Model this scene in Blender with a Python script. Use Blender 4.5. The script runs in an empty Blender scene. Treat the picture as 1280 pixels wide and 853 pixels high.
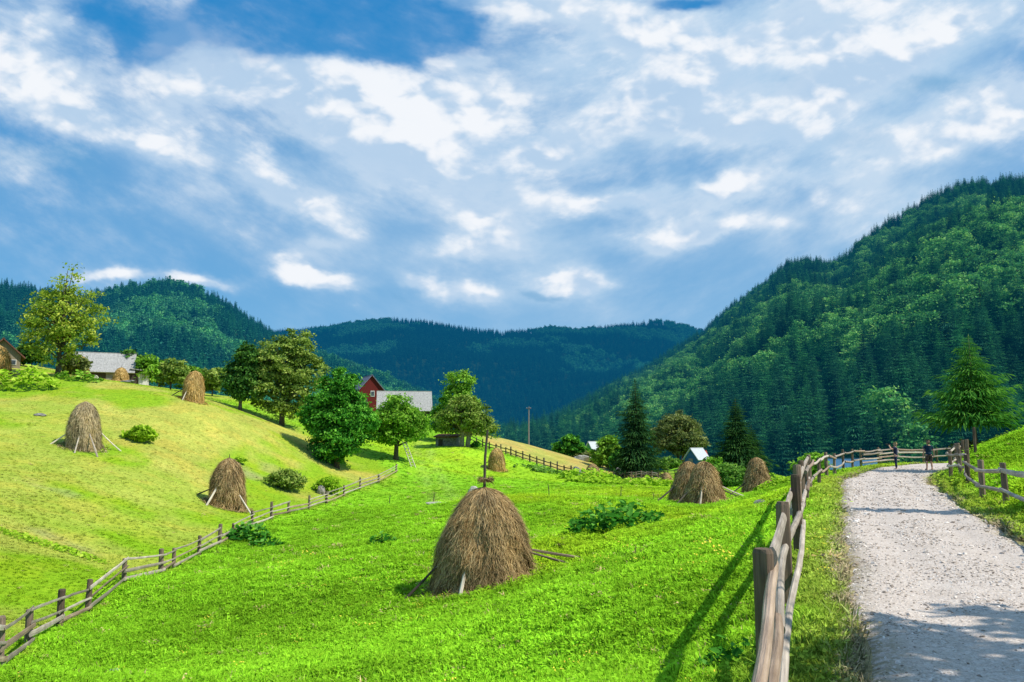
import bpy, math, random
import numpy as np
from mathutils import Vector, Matrix

R = math.radians
rng = np.random.default_rng(7)
random.seed(7)
scene = bpy.context.scene
COL = scene.collection

# ------------------------------------------------------------------ camera
CAMZ = 2.1
PITCH = math.atan((545 - 426.5) / 995.6)
F = 995.6
CA, SA = math.cos(PITCH), math.sin(PITCH)

def ray(px, py):
    cx, cy = (px - 640) / F, (426.5 - py) / F
    y = CA - cy * SA
    return cx / y, (SA + cy * CA) / y          # x and z per metre of depth

def at(px, py, d):
    u, v = ray(px, py)
    return np.array([u * d, d, CAMZ + v * d])

cam_d = bpy.data.cameras.new('camera')
cam_d.sensor_width = 36.0
cam_d.lens = 28.0
cam_d.clip_start = 0.1
cam_d.clip_end = 12000
cam = bpy.data.objects.new('camera', cam_d)
COL.objects.link(cam)
cam.location = (0, 0, CAMZ)
cam.rotation_euler = (math.pi / 2 + PITCH, 0, 0)
scene.camera = cam

# ------------------------------------------------------------------ mesh helpers
class MB:
    def __init__(s):
        s.v, s.q, s.t, s.r, s.g, s.mq, s.mt, s.n = [], [], [], [], [], [], [], 0

    def add(s, V, Q=None, T=None, rnd=0.5, g=None, m=0):
        V = np.asarray(V, float).reshape(-1, 3)
        k = len(V)
        s.v.append(V)
        s.r.append(np.broadcast_to(np.asarray(rnd, float), (k,)).copy())
        s.g.append(V.copy() if g is None else np.asarray(g, float).reshape(-1, 3))
        if Q is not None and len(Q):
            Q = np.asarray(Q, int).reshape(-1, 4) + s.n
            s.q.append(Q); s.mq.append(np.full(len(Q), m))
        if T is not None and len(T):
            T = np.asarray(T, int).reshape(-1, 3) + s.n
            s.t.append(T); s.mt.append(np.full(len(T), m))
        s.n += k

    def quads(s, V, rnd, m=0):
        """V: (N,4,3) loose quads, rnd (N,)"""
        N = len(V)
        s.add(V.reshape(-1, 3), np.arange(N * 4).reshape(N, 4), rnd=np.repeat(rnd, 4), m=m)

    def tube(s, pts, rad, sides=8, rnd=0.5, m=0, rough=0.0, flat=1.0, seed=0):
        pts = np.asarray(pts, float)
        n = len(pts)
        rad = np.broadcast_to(np.asarray(rad, float), (n,))
        tan = np.gradient(pts, axis=0)
        tan /= np.linalg.norm(tan, axis=1)[:, None] + 1e-9
        ref = np.array([0, 0, 1.0]) if abs(tan[0][2]) < 0.8 else np.array([1.0, 0, 0])
        a = np.cross(tan, ref); a /= np.linalg.norm(a, axis=1)[:, None] + 1e-9
        b = np.cross(a, tan)
        ang = np.arange(sides) / sides * 2 * math.pi
        rg = np.random.default_rng(abs(int(seed)) + 11)
        prof = 1 + rough * rg.normal(size=sides)
        rr = rad[:, None] * prof[None, :] * (1 + 0.4 * rough * rg.normal(size=(n, sides)))
        V = pts[:, None, :] + rr[:, :, None] * (np.cos(ang)[None, :, None] * a[:, None, :] * flat + np.sin(ang)[None, :, None] * b[:, None, :])
        L = np.concatenate([[0], np.cumsum(np.linalg.norm(np.diff(pts, axis=0), axis=1))])
        off = rg.uniform(0, 50)
        g = np.stack([np.broadcast_to(L[:, None] + off, (n, sides)), rr * np.cos(ang) + off, rr * np.sin(ang)], -1)
        Q = []
        for i in range(n - 1):
            for j in range(sides):
                k = (j + 1) % sides
                Q.append((i * sides + j, i * sides + k, (i + 1) * sides + k, (i + 1) * sides + j))
        V = V.reshape(-1, 3); g = g.reshape(-1, 3)
        V = np.vstack([V, pts[:1], pts[-1:]])
        g = np.vstack([g, [[off - .05, off, 0]], [[L[-1] + off + .05, off, 0]]])
        T = []
        c0, c1 = n * sides, n * sides + 1
        for j in range(sides):
            k = (j + 1) % sides
            T.append((c0, k, j)); T.append((c1, (n - 1) * sides + j, (n - 1) * sides + k))
        s.add(V, Q, T, rnd, g, m)

    def box(s, c, size, rot=None, rnd=0.5, m=0):
        hx, hy, hz = [k / 2 for k in size]
        V = np.array([(-hx, -hy, -hz), (hx, -hy, -hz), (hx, hy, -hz), (-hx, hy, -hz), (-hx, -hy, hz), (hx, -hy, hz), (hx, hy, hz), (-hx, hy, hz)])
        g = V.copy()
        if rot is not None:
            V = V @ np.array(rot.to_3x3()).T
        s.add(V + np.asarray(c, float), [(0, 3, 2, 1), (4, 5, 6, 7), (0, 1, 5, 4), (1, 2, 6, 5), (2, 3, 7, 6), (3, 0, 4, 7)], None, rnd, g, m)

    def mesh(s, name, mats, smooth=False):
        me = bpy.data.meshes.new(name)
        V = np.vstack(s.v)
        Q = np.vstack(s.q) if s.q else np.zeros((0, 4), int)
        T = np.vstack(s.t) if s.t else np.zeros((0, 3), int)
        me.vertices.add(len(V)); me.vertices.foreach_set('co', V.ravel().astype(np.float32))
        nl = Q.size + T.size
        me.loops.add(nl)
        me.loops.foreach_set('vertex_index', np.concatenate([Q.ravel(), T.ravel()]).astype(np.int32))
        me.polygons.add(len(Q) + len(T))
        st = np.concatenate([np.arange(len(Q)) * 4, Q.size + np.arange(len(T)) * 3]).astype(np.int32)
        me.polygons.foreach_set('loop_start', st)
        mi = np.concatenate((s.mq + s.mt) or [np.zeros(0)]).astype(np.int32)
        for m in mats: me.materials.append(m)
        me.polygons.foreach_set('material_index', mi)
        me.polygons.foreach_set('use_smooth', np.full(len(mi), smooth))
        me.update(calc_edges=True)
        a = me.attributes.new('rnd', 'FLOAT', 'POINT'); a.data.foreach_set('value', np.concatenate(s.r).astype(np.float32))
        a = me.attributes.new('grain', 'FLOAT_VECTOR', 'POINT'); a.data.foreach_set('vector', np.vstack(s.g).ravel().astype(np.float32))
        me.validate()
        return me

    def build(s, name, mats, parent=None, smooth=False):
        if not isinstance(mats, (list, tuple)): mats = [mats]
        o = bpy.data.objects.new(name, s.mesh(name, mats, smooth))
        COL.objects.link(o)
        if parent is not None: o.parent = parent
        return o

def thing(name, label, cat, loc=(0, 0, 0), rz=0.0, group=None):
    o = bpy.data.objects.new(name, None)
    o.empty_display_size = 0.3
    COL.objects.link(o)
    o.location = tuple(float(k) for k in loc); o.rotation_euler = (0, 0, rz)
    o['label'] = label; o['category'] = cat
    if group: o['group'] = group
    return o

def tag(o, label=None, cat=None, group=None, kind=None):
    if label: o['label'] = label
    if cat: o['category'] = cat
    if group: o['group'] = group
    if kind: o['kind'] = kind
    return o

def dup(root, loc, rz=0.0, label=None, scale=None, group=None):
    r = root.copy(); COL.objects.link(r)
    r.location = tuple(float(k) for k in loc); r.rotation_euler = (0, 0, rz)
    if scale: r.scale = (scale,) * 3 if not hasattr(scale, '__len__') else scale
    if label: r['label'] = label
    if group: r['group'] = group
    for ch in list(root.children):
        c = ch.copy(); COL.objects.link(c); c.parent = r
    return r

# ------------------------------------------------------------------ materials
def new_mat(name):
    m = bpy.data.materials.new(name); m.use_nodes = True
    nt = m.node_tree
    for n in list(nt.nodes): nt.nodes.remove(n)
    out = nt.nodes.new('ShaderNodeOutputMaterial')
    return m, nt, out

def N(nt, typ, **kw):
    n = nt.nodes.new(typ)
    for k, v in kw.items():
        if k.startswith('i_'):
            key = k[2:]
            key = int(key) if key.isdigit() else key.replace('_', ' ')
            n.inputs[key].default_value = v
        else:
            setattr(n, k, v)
    return n

def math_n(nt, op, a, b=None, c=None, clamp=False):
    n = nt.nodes.new('ShaderNodeMath'); n.operation = op; n.use_clamp = clamp
    for i, x in enumerate((a, b, c)):
        if x is None: continue
        if isinstance(x, (int, float)): n.inputs[i].default_value = x
        else: nt.links.new(x, n.inputs[i])
    return n.outputs[0]

def mix_c(nt, fac, a, b, blend='MIX'):
    n = nt.nodes.new('ShaderNodeMix'); n.data_type = 'RGBA'; n.blend_type = blend
    for sock, x in ((n.inputs[0], fac), (n.inputs[6], a), (n.inputs[7], b)):
        if isinstance(x, (int, float)): sock.default_value = x
        elif isinstance(x, (tuple, list)): sock.default_value = (*x[:3], 1)
        else: nt.links.new(x, sock)
    return n.outputs[2]

def noise(nt, vec, scale, detail=4, rough=0.55, vs=None):
    n = nt.nodes.new('ShaderNodeTexNoise')
    n.inputs['Scale'].default_value = scale; n.inputs['Detail'].default_value = detail; n.inputs['Roughness'].default_value = rough
    if vs is not None:
        m = nt.nodes.new('ShaderNodeVectorMath'); m.operation = 'MULTIPLY'; m.inputs[1].default_value = vs
        nt.links.new(vec, m.inputs[0]); vec = m.outputs[0]
    if vec is not None: nt.links.new(vec, n.inputs['Vector'])
    return n.outputs['Fac']

def ramp(nt, fac, stops):
    n = nt.nodes.new('ShaderNodeValToRGB')
    e = n.color_ramp.elements
    while len(e) < len(stops): e.new(0.5)
    for el, (p, c) in zip(e, stops):
        el.position = p; el.color = (*c[:3], 1)
    nt.links.new(fac, n.inputs[0])
    return n.outputs[0]

def maprange(nt, x, a, b, c=0.0, d=1.0, smooth=True):
    n = nt.nodes.new('ShaderNodeMapRange'); n.interpolation_type = 'SMOOTHSTEP' if smooth else 'LINEAR'
    for i, k in enumerate((a, b, c, d)): n.inputs[i + 1].default_value = k
    nt.links.new(x, n.inputs[0])
    return n.outputs[0]

def attr(nt, name, out='Fac'):
    n = nt.nodes.new('ShaderNodeAttribute'); n.attribute_name = name
    return n.outputs[out]

def paint_haze(nt, shader, out, L, air):
    """Painted haze: the surface itself glows blue, more so with distance from the world origin."""
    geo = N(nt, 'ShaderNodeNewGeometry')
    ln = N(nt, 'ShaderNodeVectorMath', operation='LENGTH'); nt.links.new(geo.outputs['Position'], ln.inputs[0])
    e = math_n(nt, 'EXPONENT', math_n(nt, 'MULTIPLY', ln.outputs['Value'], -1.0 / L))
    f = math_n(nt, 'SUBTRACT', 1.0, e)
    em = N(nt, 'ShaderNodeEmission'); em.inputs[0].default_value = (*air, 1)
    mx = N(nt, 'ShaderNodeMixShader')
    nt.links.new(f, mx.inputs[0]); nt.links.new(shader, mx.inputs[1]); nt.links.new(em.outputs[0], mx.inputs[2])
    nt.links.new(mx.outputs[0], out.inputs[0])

HAZE_L, AIR_GLOW = 1800.0, (0.003, 0.092, 0.205)  # reach and emission colour of the haze painted into the surfaces

def leaf_mat(name, dark, mid, light, transl=0.3, haze=False, obj_var=0.0, up=0.0, patch=0.0, tint=None):
    m, nt, out = new_mat(name)
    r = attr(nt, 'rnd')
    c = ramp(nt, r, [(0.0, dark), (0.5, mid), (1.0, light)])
    if obj_var:
        oi = N(nt, 'ShaderNodeObjectInfo')
        f = maprange(nt, oi.outputs['Random'], 0, 1, 1 - obj_var, 1 + obj_var, False)
        hsv = N(nt, 'ShaderNodeHueSaturation'); nt.links.new(c, hsv.inputs['Color']); nt.links.new(f, hsv.inputs['Value'])
        hv = math_n(nt, 'MULTIPLY_ADD', oi.outputs['Random'], -0.06 * (obj_var > 0), 0.54)
        nt.links.new(hv, hsv.inputs['Hue'])
        c = hsv.outputs[0]
    geo = N(nt, 'ShaderNodeNewGeometry')
    if patch:
        nz = noise(nt, geo.outputs['Position'], patch, 3)
        c = mix_c(nt, maprange(nt, nz, 0.42, 0.66), c, mix_c(nt, 1.0, c, tint or (0.6, 0.7, 0.5), 'MULTIPLY'))
    d = N(nt, 'ShaderNodeBsdfDiffuse'); nt.links.new(c, d.inputs[0])
    t = N(nt, 'ShaderNodeBsdfTranslucent'); nt.links.new(mix_c(nt, 1.0, c, (1.1, 1.15, 0.6), 'MULTIPLY'), t.inputs[0])
    if up:
        v = N(nt, 'ShaderNodeVectorMath', operation='SCALE'); v.inputs['Scale'].default_value = 1 - up
        nt.links.new(geo.outputs['Normal'], v.inputs[0])
        a = N(nt, 'ShaderNodeVectorMath', operation='ADD'); a.inputs[1].default_value = (0, 0, up)
        nt.links.new(v.outputs[0], a.inputs[0])
        nn = N(nt, 'ShaderNodeVectorMath', operation='NORMALIZE'); nt.links.new(a.outputs[0], nn.inputs[0])
        nt.links.new(nn.outputs[0], d.inputs['Normal'])
    mx = N(nt, 'ShaderNodeMixShader'); mx.inputs[0].default_value = transl
    nt.links.new(d.outputs[0], mx.inputs[1]); nt.links.new(t.outputs[0], mx.inputs[2])
    if haze: paint_haze(nt, mx.outputs[0], out, HAZE_L, AIR_GLOW)
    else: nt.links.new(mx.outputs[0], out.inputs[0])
    return m

def wood_mat(name, dark, light, scale=(2.0, 40.0, 40.0), bump=0.4, rough=0.85):
    m, nt, out = new_mat(name)
    g = attr(nt, 'grain', 'Vector')
    n1 = noise(nt, g, 1.0, 5, 0.65, scale)
    n2 = noise(nt, g, 1.7, 3, 0.5)
    geo = N(nt, 'ShaderNodeNewGeometry')
    f = math_n(nt, 'ADD', math_n(nt, 'MULTIPLY', n1, 0.7), math_n(nt, 'MULTIPLY', n2, 0.5))
    c = ramp(nt, f, [(0.36, dark), (0.6, [0.5 * (a + b) for a, b in zip(dark, light)]), (0.78, light)])
    r = attr(nt, 'rnd')
    c = mix_c(nt, 1.0, c, ramp(nt, r, [(0, (0.6, 0.58, 0.56)), (1, (1.3, 1.3, 1.3))]), 'MULTIPLY')
    p = N(nt, 'ShaderNodeBsdfPrincipled'); nt.links.new(c, p.inputs['Base Color'])
    p.inputs['Roughness'].default_value = rough; p.inputs['Specular IOR Level'].default_value = 0.2
    b = N(nt, 'ShaderNodeBump'); b.inputs['Strength'].default_value = bump; b.inputs['Distance'].default_value = 0.02
    nt.links.new(n1, b.inputs['Height']); nt.links.new(b.outputs[0], p.inputs['Normal'])
    nt.links.new(p.outputs[0], out.inputs[0])
    return m

def plain_mat(name, c1, c2, scale=3.0, rough=0.8, bump=0.2, vs=None, metal=0.0):
    m, nt, out = new_mat(name)
    geo = N(nt, 'ShaderNodeTexCoord')
    n1 = noise(nt, geo.outputs['Object'], scale, 5, 0.6, vs)
    c = ramp(nt, n1, [(0.3, c1), (0.7, c2)])
    p = N(nt, 'ShaderNodeBsdfPrincipled'); nt.links.new(c, p.inputs['Base Color'])
    p.inputs['Roughness'].default_value = rough; p.inputs['Metallic'].default_value = metal; p.inputs['Specular IOR Level'].default_value = 0.25
    b = N(nt, 'ShaderNodeBump'); b.inputs['Strength'].default_value = bump; b.inputs['Distance'].default_value = 0.03
    nt.links.new(n1, b.inputs['Height']); nt.links.new(b.outputs[0], p.inputs['Normal'])
    nt.links.new(p.outputs[0], out.inputs[0])
    return m

# ------------------------------------------------------------------ terrain
def P3(px, py, d): return tuple(at(px, py, d))

LF = [(-40, 845, 14.0), (0, 822, 17.2), (35, 805, 20.5), (74, 785, 24), (109, 767, 27), (154, 742, 31), (201, 718, 36), (217, 708, 38), (248, 695, 42), (274, 682, 46),
      (291, 672, 49), (315, 660, 52.5), (339, 649, 56), (360, 643, 60), (386, 637, 64), (408, 629, 68), (430, 620, 73), (450, 612, 77), (473, 604, 82), (495, 594, 88)]
left_fence = np.array([P3(*p) for p in LF])

RF = np.array([(-0.5, 0.0), (0.8, 3.4), (2.13, 6.9), (3.47, 10.4), (5.1, 14.5), (6.75, 19.1), (8.45, 23.5), (10.05, 27.6), (11.7, 31.7), (13.7, 36), (16.0, 41), (17.8, 44.5), (20.0, 48.6), (22.4, 53.0),
               (24.2, 55.8), (26.4, 58.0), (28.6, 60.2), (31.8, 62.2), (35.0, 63.4), (38.5, 64.2)])
ROAD_L = np.array([(-1.0, -12), (0.2, -4), (0.9, 0), (3.0, 6.9), (6.4, 15.7), (9.4, 23), (15.6, 38), (20.2, 46), (24.6, 53.5), (30, 59.5), (37, 62.5), (46, 63)])
ROAD_R = np.array([(3.2, -14), (4.4, -5), (5.2, 0), (6.9, 7.0), (9.5, 14.8), (11.3, 19.2), (12.5, 22.2), (14.5, 26.6), (19.0, 37), (22.4, 43), (27.6, 50.5), (32, 55), (38, 58), (46, 58.5)])

ctrl = []
for x, y in ROAD_L[:10]: ctrl.append((x, y, 0.0))
for x, y in ROAD_R[:12]: ctrl.append((x, y, 0.03))
for x, y in RF[::2]: ctrl.append((x, y, -0.06))
for p in LF[::2]: ctrl.append(P3(*p))
for p in [(1280, 600, 25), (1280, 570, 34), (1280, 543, 46), (1222, 559, 45.5), (1203, 570, 41),
          (800, 853, 9.5), (650, 853, 12), (500, 853, 13.5), (300, 853, 15), (100, 853, 16.5),
          (602, 733, 25), (400, 735, 27), (250, 735, 29), (780, 735, 16), (880, 700, 17.5), (760, 662, 33),
          (600, 660, 42), (480, 675, 40), (340, 690, 43), (540, 630, 62), (640, 620, 62), (760, 625, 52), (880, 630, 55), (860, 627, 58),
          (951, 634, 38), (947, 617, 62), (880, 660, 34.5), (880, 645, 43), (945, 626, 49), (760, 642, 45), (840, 640, 47), (915, 640, 41), (700, 605, 85), (833, 606, 110), (620, 590, 100), (741, 597, 105), (540, 575, 100), (520, 560, 110), (580, 560, 108),
          (560, 548, 125), (640, 570, 115), (640, 553, 150), (700, 568, 150), (740, 579, 145), (700, 586, 120), (800, 600, 125), (765, 588, 138), (850, 598, 115), (870, 581, 130),
          (283, 634, 58), (105, 560, 61), (0, 700, 30), (0, 620, 42), (0, 560, 56), (0, 500, 74), (0, 475, 82), (72, 470, 85), (150, 478, 92), (188, 483, 95), (240, 505, 80),
          (200, 560, 66), (150, 640, 47), (180, 600, 56), (300, 514, 90), (350, 531, 94), (420, 585, 85), (300, 580, 72), (380, 562, 84), (470, 580, 90), (497, 575, 93)]:
    ctrl.append(P3(*p))
ctrl += [(40, 46, 4.5), (38, 66, 0.0), (50, 60, 0.6), (24, 24, 2.2), (18, 12, 1.6), (12, 4, 0.9), (26, 6, 3.2), (60, 30, 9), (60, 0, 9), (20, -14, 2), (10, -25, 0.6), (0, -22, -0.8), (-8, -3, -2.0), (-30, -5, -3.5), (-12, 8, -2.6),
         (-28, 12, -2.0), (-60, 0, 1), (-60, -30, 0), (-70, 50, 10), (-90, 90, 17), (-70, 130, 11), (-48, 112, 8.2), (-30, 120, 6.0), (-20, 130, 3.4), (-8, 136, 2.8), (-50, 170, 3), (-10, 190, -7), (10, 190, -9),
         (28, 72, -2.2), (22, 78, -2.9), (45, 85, -3.5), (34, 105, -5.5), (70, 110, -4), (26, 135, -3.5), (40, 160, -8), (15, 165, -6.5), (90, 60, 8), (90, 105, -3), (60, 135, -8), (90, 140, -9), (120, 120, -8), (120, 170, -12), (80, 180, -13), (40, 190, -13), (130, 90, -2), (-120, 190, -6), (-60, 200, -8), (0, 225, -14), (60, 225, -14), (130, 225, -14), (-130, 225, -10), (-110, 130, 8)]
C = np.array(ctrl)

def tps_fit(C, lam=0.05):
    X = C[:, :2] / 50.0
    d = np.linalg.norm(X[:, None] - X[None], axis=2)
    K = np.where(d > 0, d * d * np.log(d + 1e-12), 0)
    n = len(C)
    A = np.zeros((n + 3, n + 3))
    A[:n, :n] = K + lam * 0.002 * np.eye(n)
    Pm = np.hstack([np.ones((n, 1)), X]); A[:n, n:] = Pm; A[n:, :n] = Pm.T
    return np.linalg.solve(A, np.concatenate([C[:, 2], np.zeros(3)])), X
W_, X_ = tps_fit(C)

def tps(x, y):
    x = np.asarray(x, float).ravel(); y = np.asarray(y, float).ravel()
    out = np.zeros(len(x))
    for s in range(0, len(x), 20000):
        q = np.stack([x[s:s + 20000], y[s:s + 20000]], 1) / 50.0
        d2 = ((q[:, None] - X_[None]) ** 2).sum(2)
        out[s:s + 20000] = (0.5 * d2 * np.log(d2 + 1e-12)) @ W_[:-3] + W_[-3] + q @ W_[-2:]
    return out

def ss(a, b, x):
    t = np.clip((x - a) / (b - a), 0, 1); return t * t * (3 - 2 * t)

# smooth value noise (numpy)
_perm = np.random.default_rng(3).random((256, 256))
def vnoise(x, y):
    x = np.asarray(x, float); y = np.asarray(y, float)
    xi, yi = np.floor(x).astype(int), np.floor(y).astype(int)
    fx, fy = x - xi, y - yi
    fx = fx * fx * (3 - 2 * fx); fy = fy * fy * (3 - 2 * fy)
    g = lambda a, b: _perm[a % 256, b % 256]
    return (g(xi, yi) * (1 - fx) + g(xi + 1, yi) * fx) * (1 - fy) + (g(xi, yi + 1) * (1 - fx) + g(xi + 1, yi + 1) * fx) * fy
def fbm(x, y, o=4):
    s, a, t = 0, 1, 0
    for i in range(o):
        s = s + a * vnoise(x * 2 ** i + 17 * i, y * 2 ** i + 31 * i); t += a; a *= 0.5
    return s / t

def crest(tab, top):
    T, D, Z = [], [], []
    for px, py, d in tab:
        p = at(px, py, d); T.append(p[0] / d); D.append(d); Z.append(p[2] - top)
    return np.array(T), np.array(D), np.array(Z)

CR = crest([(560, 560, 1300), (640, 543, 1250), (700, 515, 1200), (760, 482, 1150), (800, 463, 1120), (850, 430, 1080), (880, 412, 1050), (920, 377, 980), (958, 350, 920), (985, 327, 880), (1012, 324, 865),
            (1040, 330, 850), (1056, 326, 830), (1080, 303, 800), (1120, 277, 760), (1160, 252, 730), (1200, 233, 700), (1240, 226, 680), (1280, 224, 660), (1400, 200, 640), (1700, 190, 620)], 17)
CL = crest([(-300, 330, 820), (-60, 346, 860), (0, 348, 880), (40, 354, 890), (90, 362, 900), (130, 360, 910), (170, 350, 930), (205, 347, 950), (250, 357, 970), (290, 377, 1000), (320, 398, 1020), (340, 412, 1040),
            (380, 432, 1060), (430, 450, 1100), (480, 468, 1130), (540, 496, 1150), (600, 520, 1180), (660, 545, 1200)], 15)
CF = crest([(200, 420, 2600), (330, 414, 2600), (380, 411, 2600), (430, 404, 2600), (490, 397, 2600), (540, 402, 2600), (580, 409, 2600), (620, 413, 2620), (660, 412, 2640), (690, 408, 2650), (720, 411, 2650), (760, 407, 2650),
            (800, 402, 2640), (825, 400, 2640), (860, 407, 2620), (900, 420, 2600), (1000, 450, 2600)], 15)

def hill(t, d, Cc, foot_t, foot_d, zf, power, amp, fs):
    D = np.interp(t, Cc[0], Cc[1]); Zc = np.interp(t, Cc[0], Cc[2])
    df = np.interp(t, foot_t, foot_d)
    s = (d - df) / (D - df)
    z = zf + (Zc - zf) * np.clip(s, 0, 1) ** power - np.clip(s - 1, 0, 9) * (D - df) * 0.5
    nz = (fbm(t * d / fs + 5, d / fs + 9, 4) - 0.5) * amp * np.clip(4 * s * (1 - s), 0, 1)
    return np.where(s > 0, z + nz, zf), s

FT = (np.array([640, 760, 900, 1000, 1130, 1280, 1700]) - 640) / F
FRt, FRd = FT, np.array([430, 320, 235, 185, 165, 150, 120])
FLt, FLd = np.array([-0.9, -0.3, 0.05]), np.array([300, 330, 420])
FFt, FFd = np.array([-0.5, 0.5]), np.array([1450, 1450])
Bt, Bd = (np.array([-400, 640, 760, 900, 1000, 1130, 1280]) - 640) / F, np.array([170, 175, 165, 145, 112, 92, 84])

def far_parts(t, d):
    r, sr = hill(t, d, CR, FRt, FRd, -16, 0.95, 55, 170)
    l, sl = hill(t, d, CL, FLt, FLd, -16, 1.05, 45, 200)
    f, sf = hill(t, d, CF, FFt, FFd, -16, 1.0, 150, 420)
    r = np.where(t < -0.15, -60, r); l = np.where(t > 0.06, -60, l)
    return r, sr, l, sl, f, sf

def Z(x, y):
    x = np.asarray(x, float); y = np.asarray(y, float)
    shp = x.shape
    x = x.ravel(); y = y.ravel()
    d = np.maximum(y, 1.0)
    t = x / d
    near = tps(np.clip(x, -140, 140), np.clip(y, -45, 240))
    near = np.clip(near, -14, 26)
    rd_ = road_dist(x, y)
    near = near + (fbm(x / 3.1, y / 3.1, 3) - 0.5) * 0.16 * ss(0.5, 2.5, rd_)
    wr_ = ss(2.2, .15, rd_) * ss(70, 62, y)
    near = near * (1 - wr_)
    tc = np.clip(t, -1.2, 1.2)
    r, _, l, _, f, _ = far_parts(tc, d)
    far = np.maximum(np.maximum(r, l), np.maximum(f, -16))
    b = np.interp(tc, Bt, Bd)
    w = ss(b, b * 1.3, y)
    return (near * (1 - w) + far * w).reshape(shp)

def poly_dist(x, y, P):
    """distance to a polyline and signed side (positive = right of travel direction)"""
    best = np.full(len(x), 1e9); side = np.zeros(len(x))
    for a, b in zip(P[:-1], P[1:]):
        ab = b - a; L2 = ab @ ab
        s = np.clip(((x - a[0]) * ab[0] + (y - a[1]) * ab[1]) / L2, 0, 1)
        dx, dy = x - (a[0] + s * ab[0]), y - (a[1] + s * ab[1])
        d = np.hypot(dx, dy)
        sd = ab[1] * dx - ab[0] * dy
        m = d < best
        best = np.where(m, d, best); side = np.where(m, np.sign(sd), side)
    return best, side

def road_dist(x, y):
    """0 inside the road, distance to its edge outside"""
    dl, sl = poly_dist(x, y, ROAD_L); dr, sr = poly_dist(x, y, ROAD_R)
    inside = (sl > 0) & (sr < 0)
    return np.where(inside, 0.0, np.minimum(dl, dr))

def in_poly(x, y, P):
    c = np.zeros(len(x), bool)
    n = len(P)
    for i in range(n):
        x1, y1 = P[i]; x2, y2 = P[(i + 1) % n]
        m = ((y1 > y) != (y2 > y)) & (x < (x2 - x1) * (y - y1) / (y2 - y1 + 1e-12) + x1)
        c ^= m
    return c

YF = [(-3.5, 128), (0.0, 117), (4.0, 112), (8.2, 106), (13, 104), (20, 112), (24, 124), (22, 150), (6, 185), (-12, 185), (-9, 150)]
def left_x(y):
    lx = np.interp(y, left_fence[:, 1], left_fence[:, 0])
    lx = np.where(y > 88, -12.9 - (y - 88) * 0.75, lx)
    return np.where(y < 14, left_fence[0, 0] + (14 - y) * 0.05, lx)

# one sheet of ground to the horizon
ys = [-40.0]
while ys[-1] < 5200:
    y = ys[-1]
    ys.append(y + (1.5 if y < -8 else 0.42 if y < 45 else 0.42 + (y - 45) * 0.0095 if y < 300 else y * 0.0125))
ys = np.array(ys)
tt = np.linspace(-1.45, 1.45, 360)
wy = np.sqrt(np.maximum(ys, 0) ** 2 + 45 ** 2)
GX = tt[None, :] * wy[:, None]; GY = np.repeat(ys[:, None], len(tt), 1)
GZ = Z(GX, GY)
nr, nc = GX.shape
idx = np.arange(nr * nc).reshape(nr, nc)
Qg = np.stack([idx[:-1, :-1], idx[:-1, 1:], idx[1:, 1:], idx[1:, :-1]], -1).reshape(-1, 4)
gx, gy = GX.ravel(), GY.ravel()
GREEN = np.array((0.29, 0.64, 0.026)); OLIVE = np.array((0.47, 0.51, 0.09)); STRAW = np.array((0.56, 0.49, 0.13)); FLOOR = np.array((0.02, 0.05, 0.022)); DRY = np.array((0.40, 0.42, 0.09)); DIRT = np.array((0.40, 0.36, 0.20))
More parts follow.
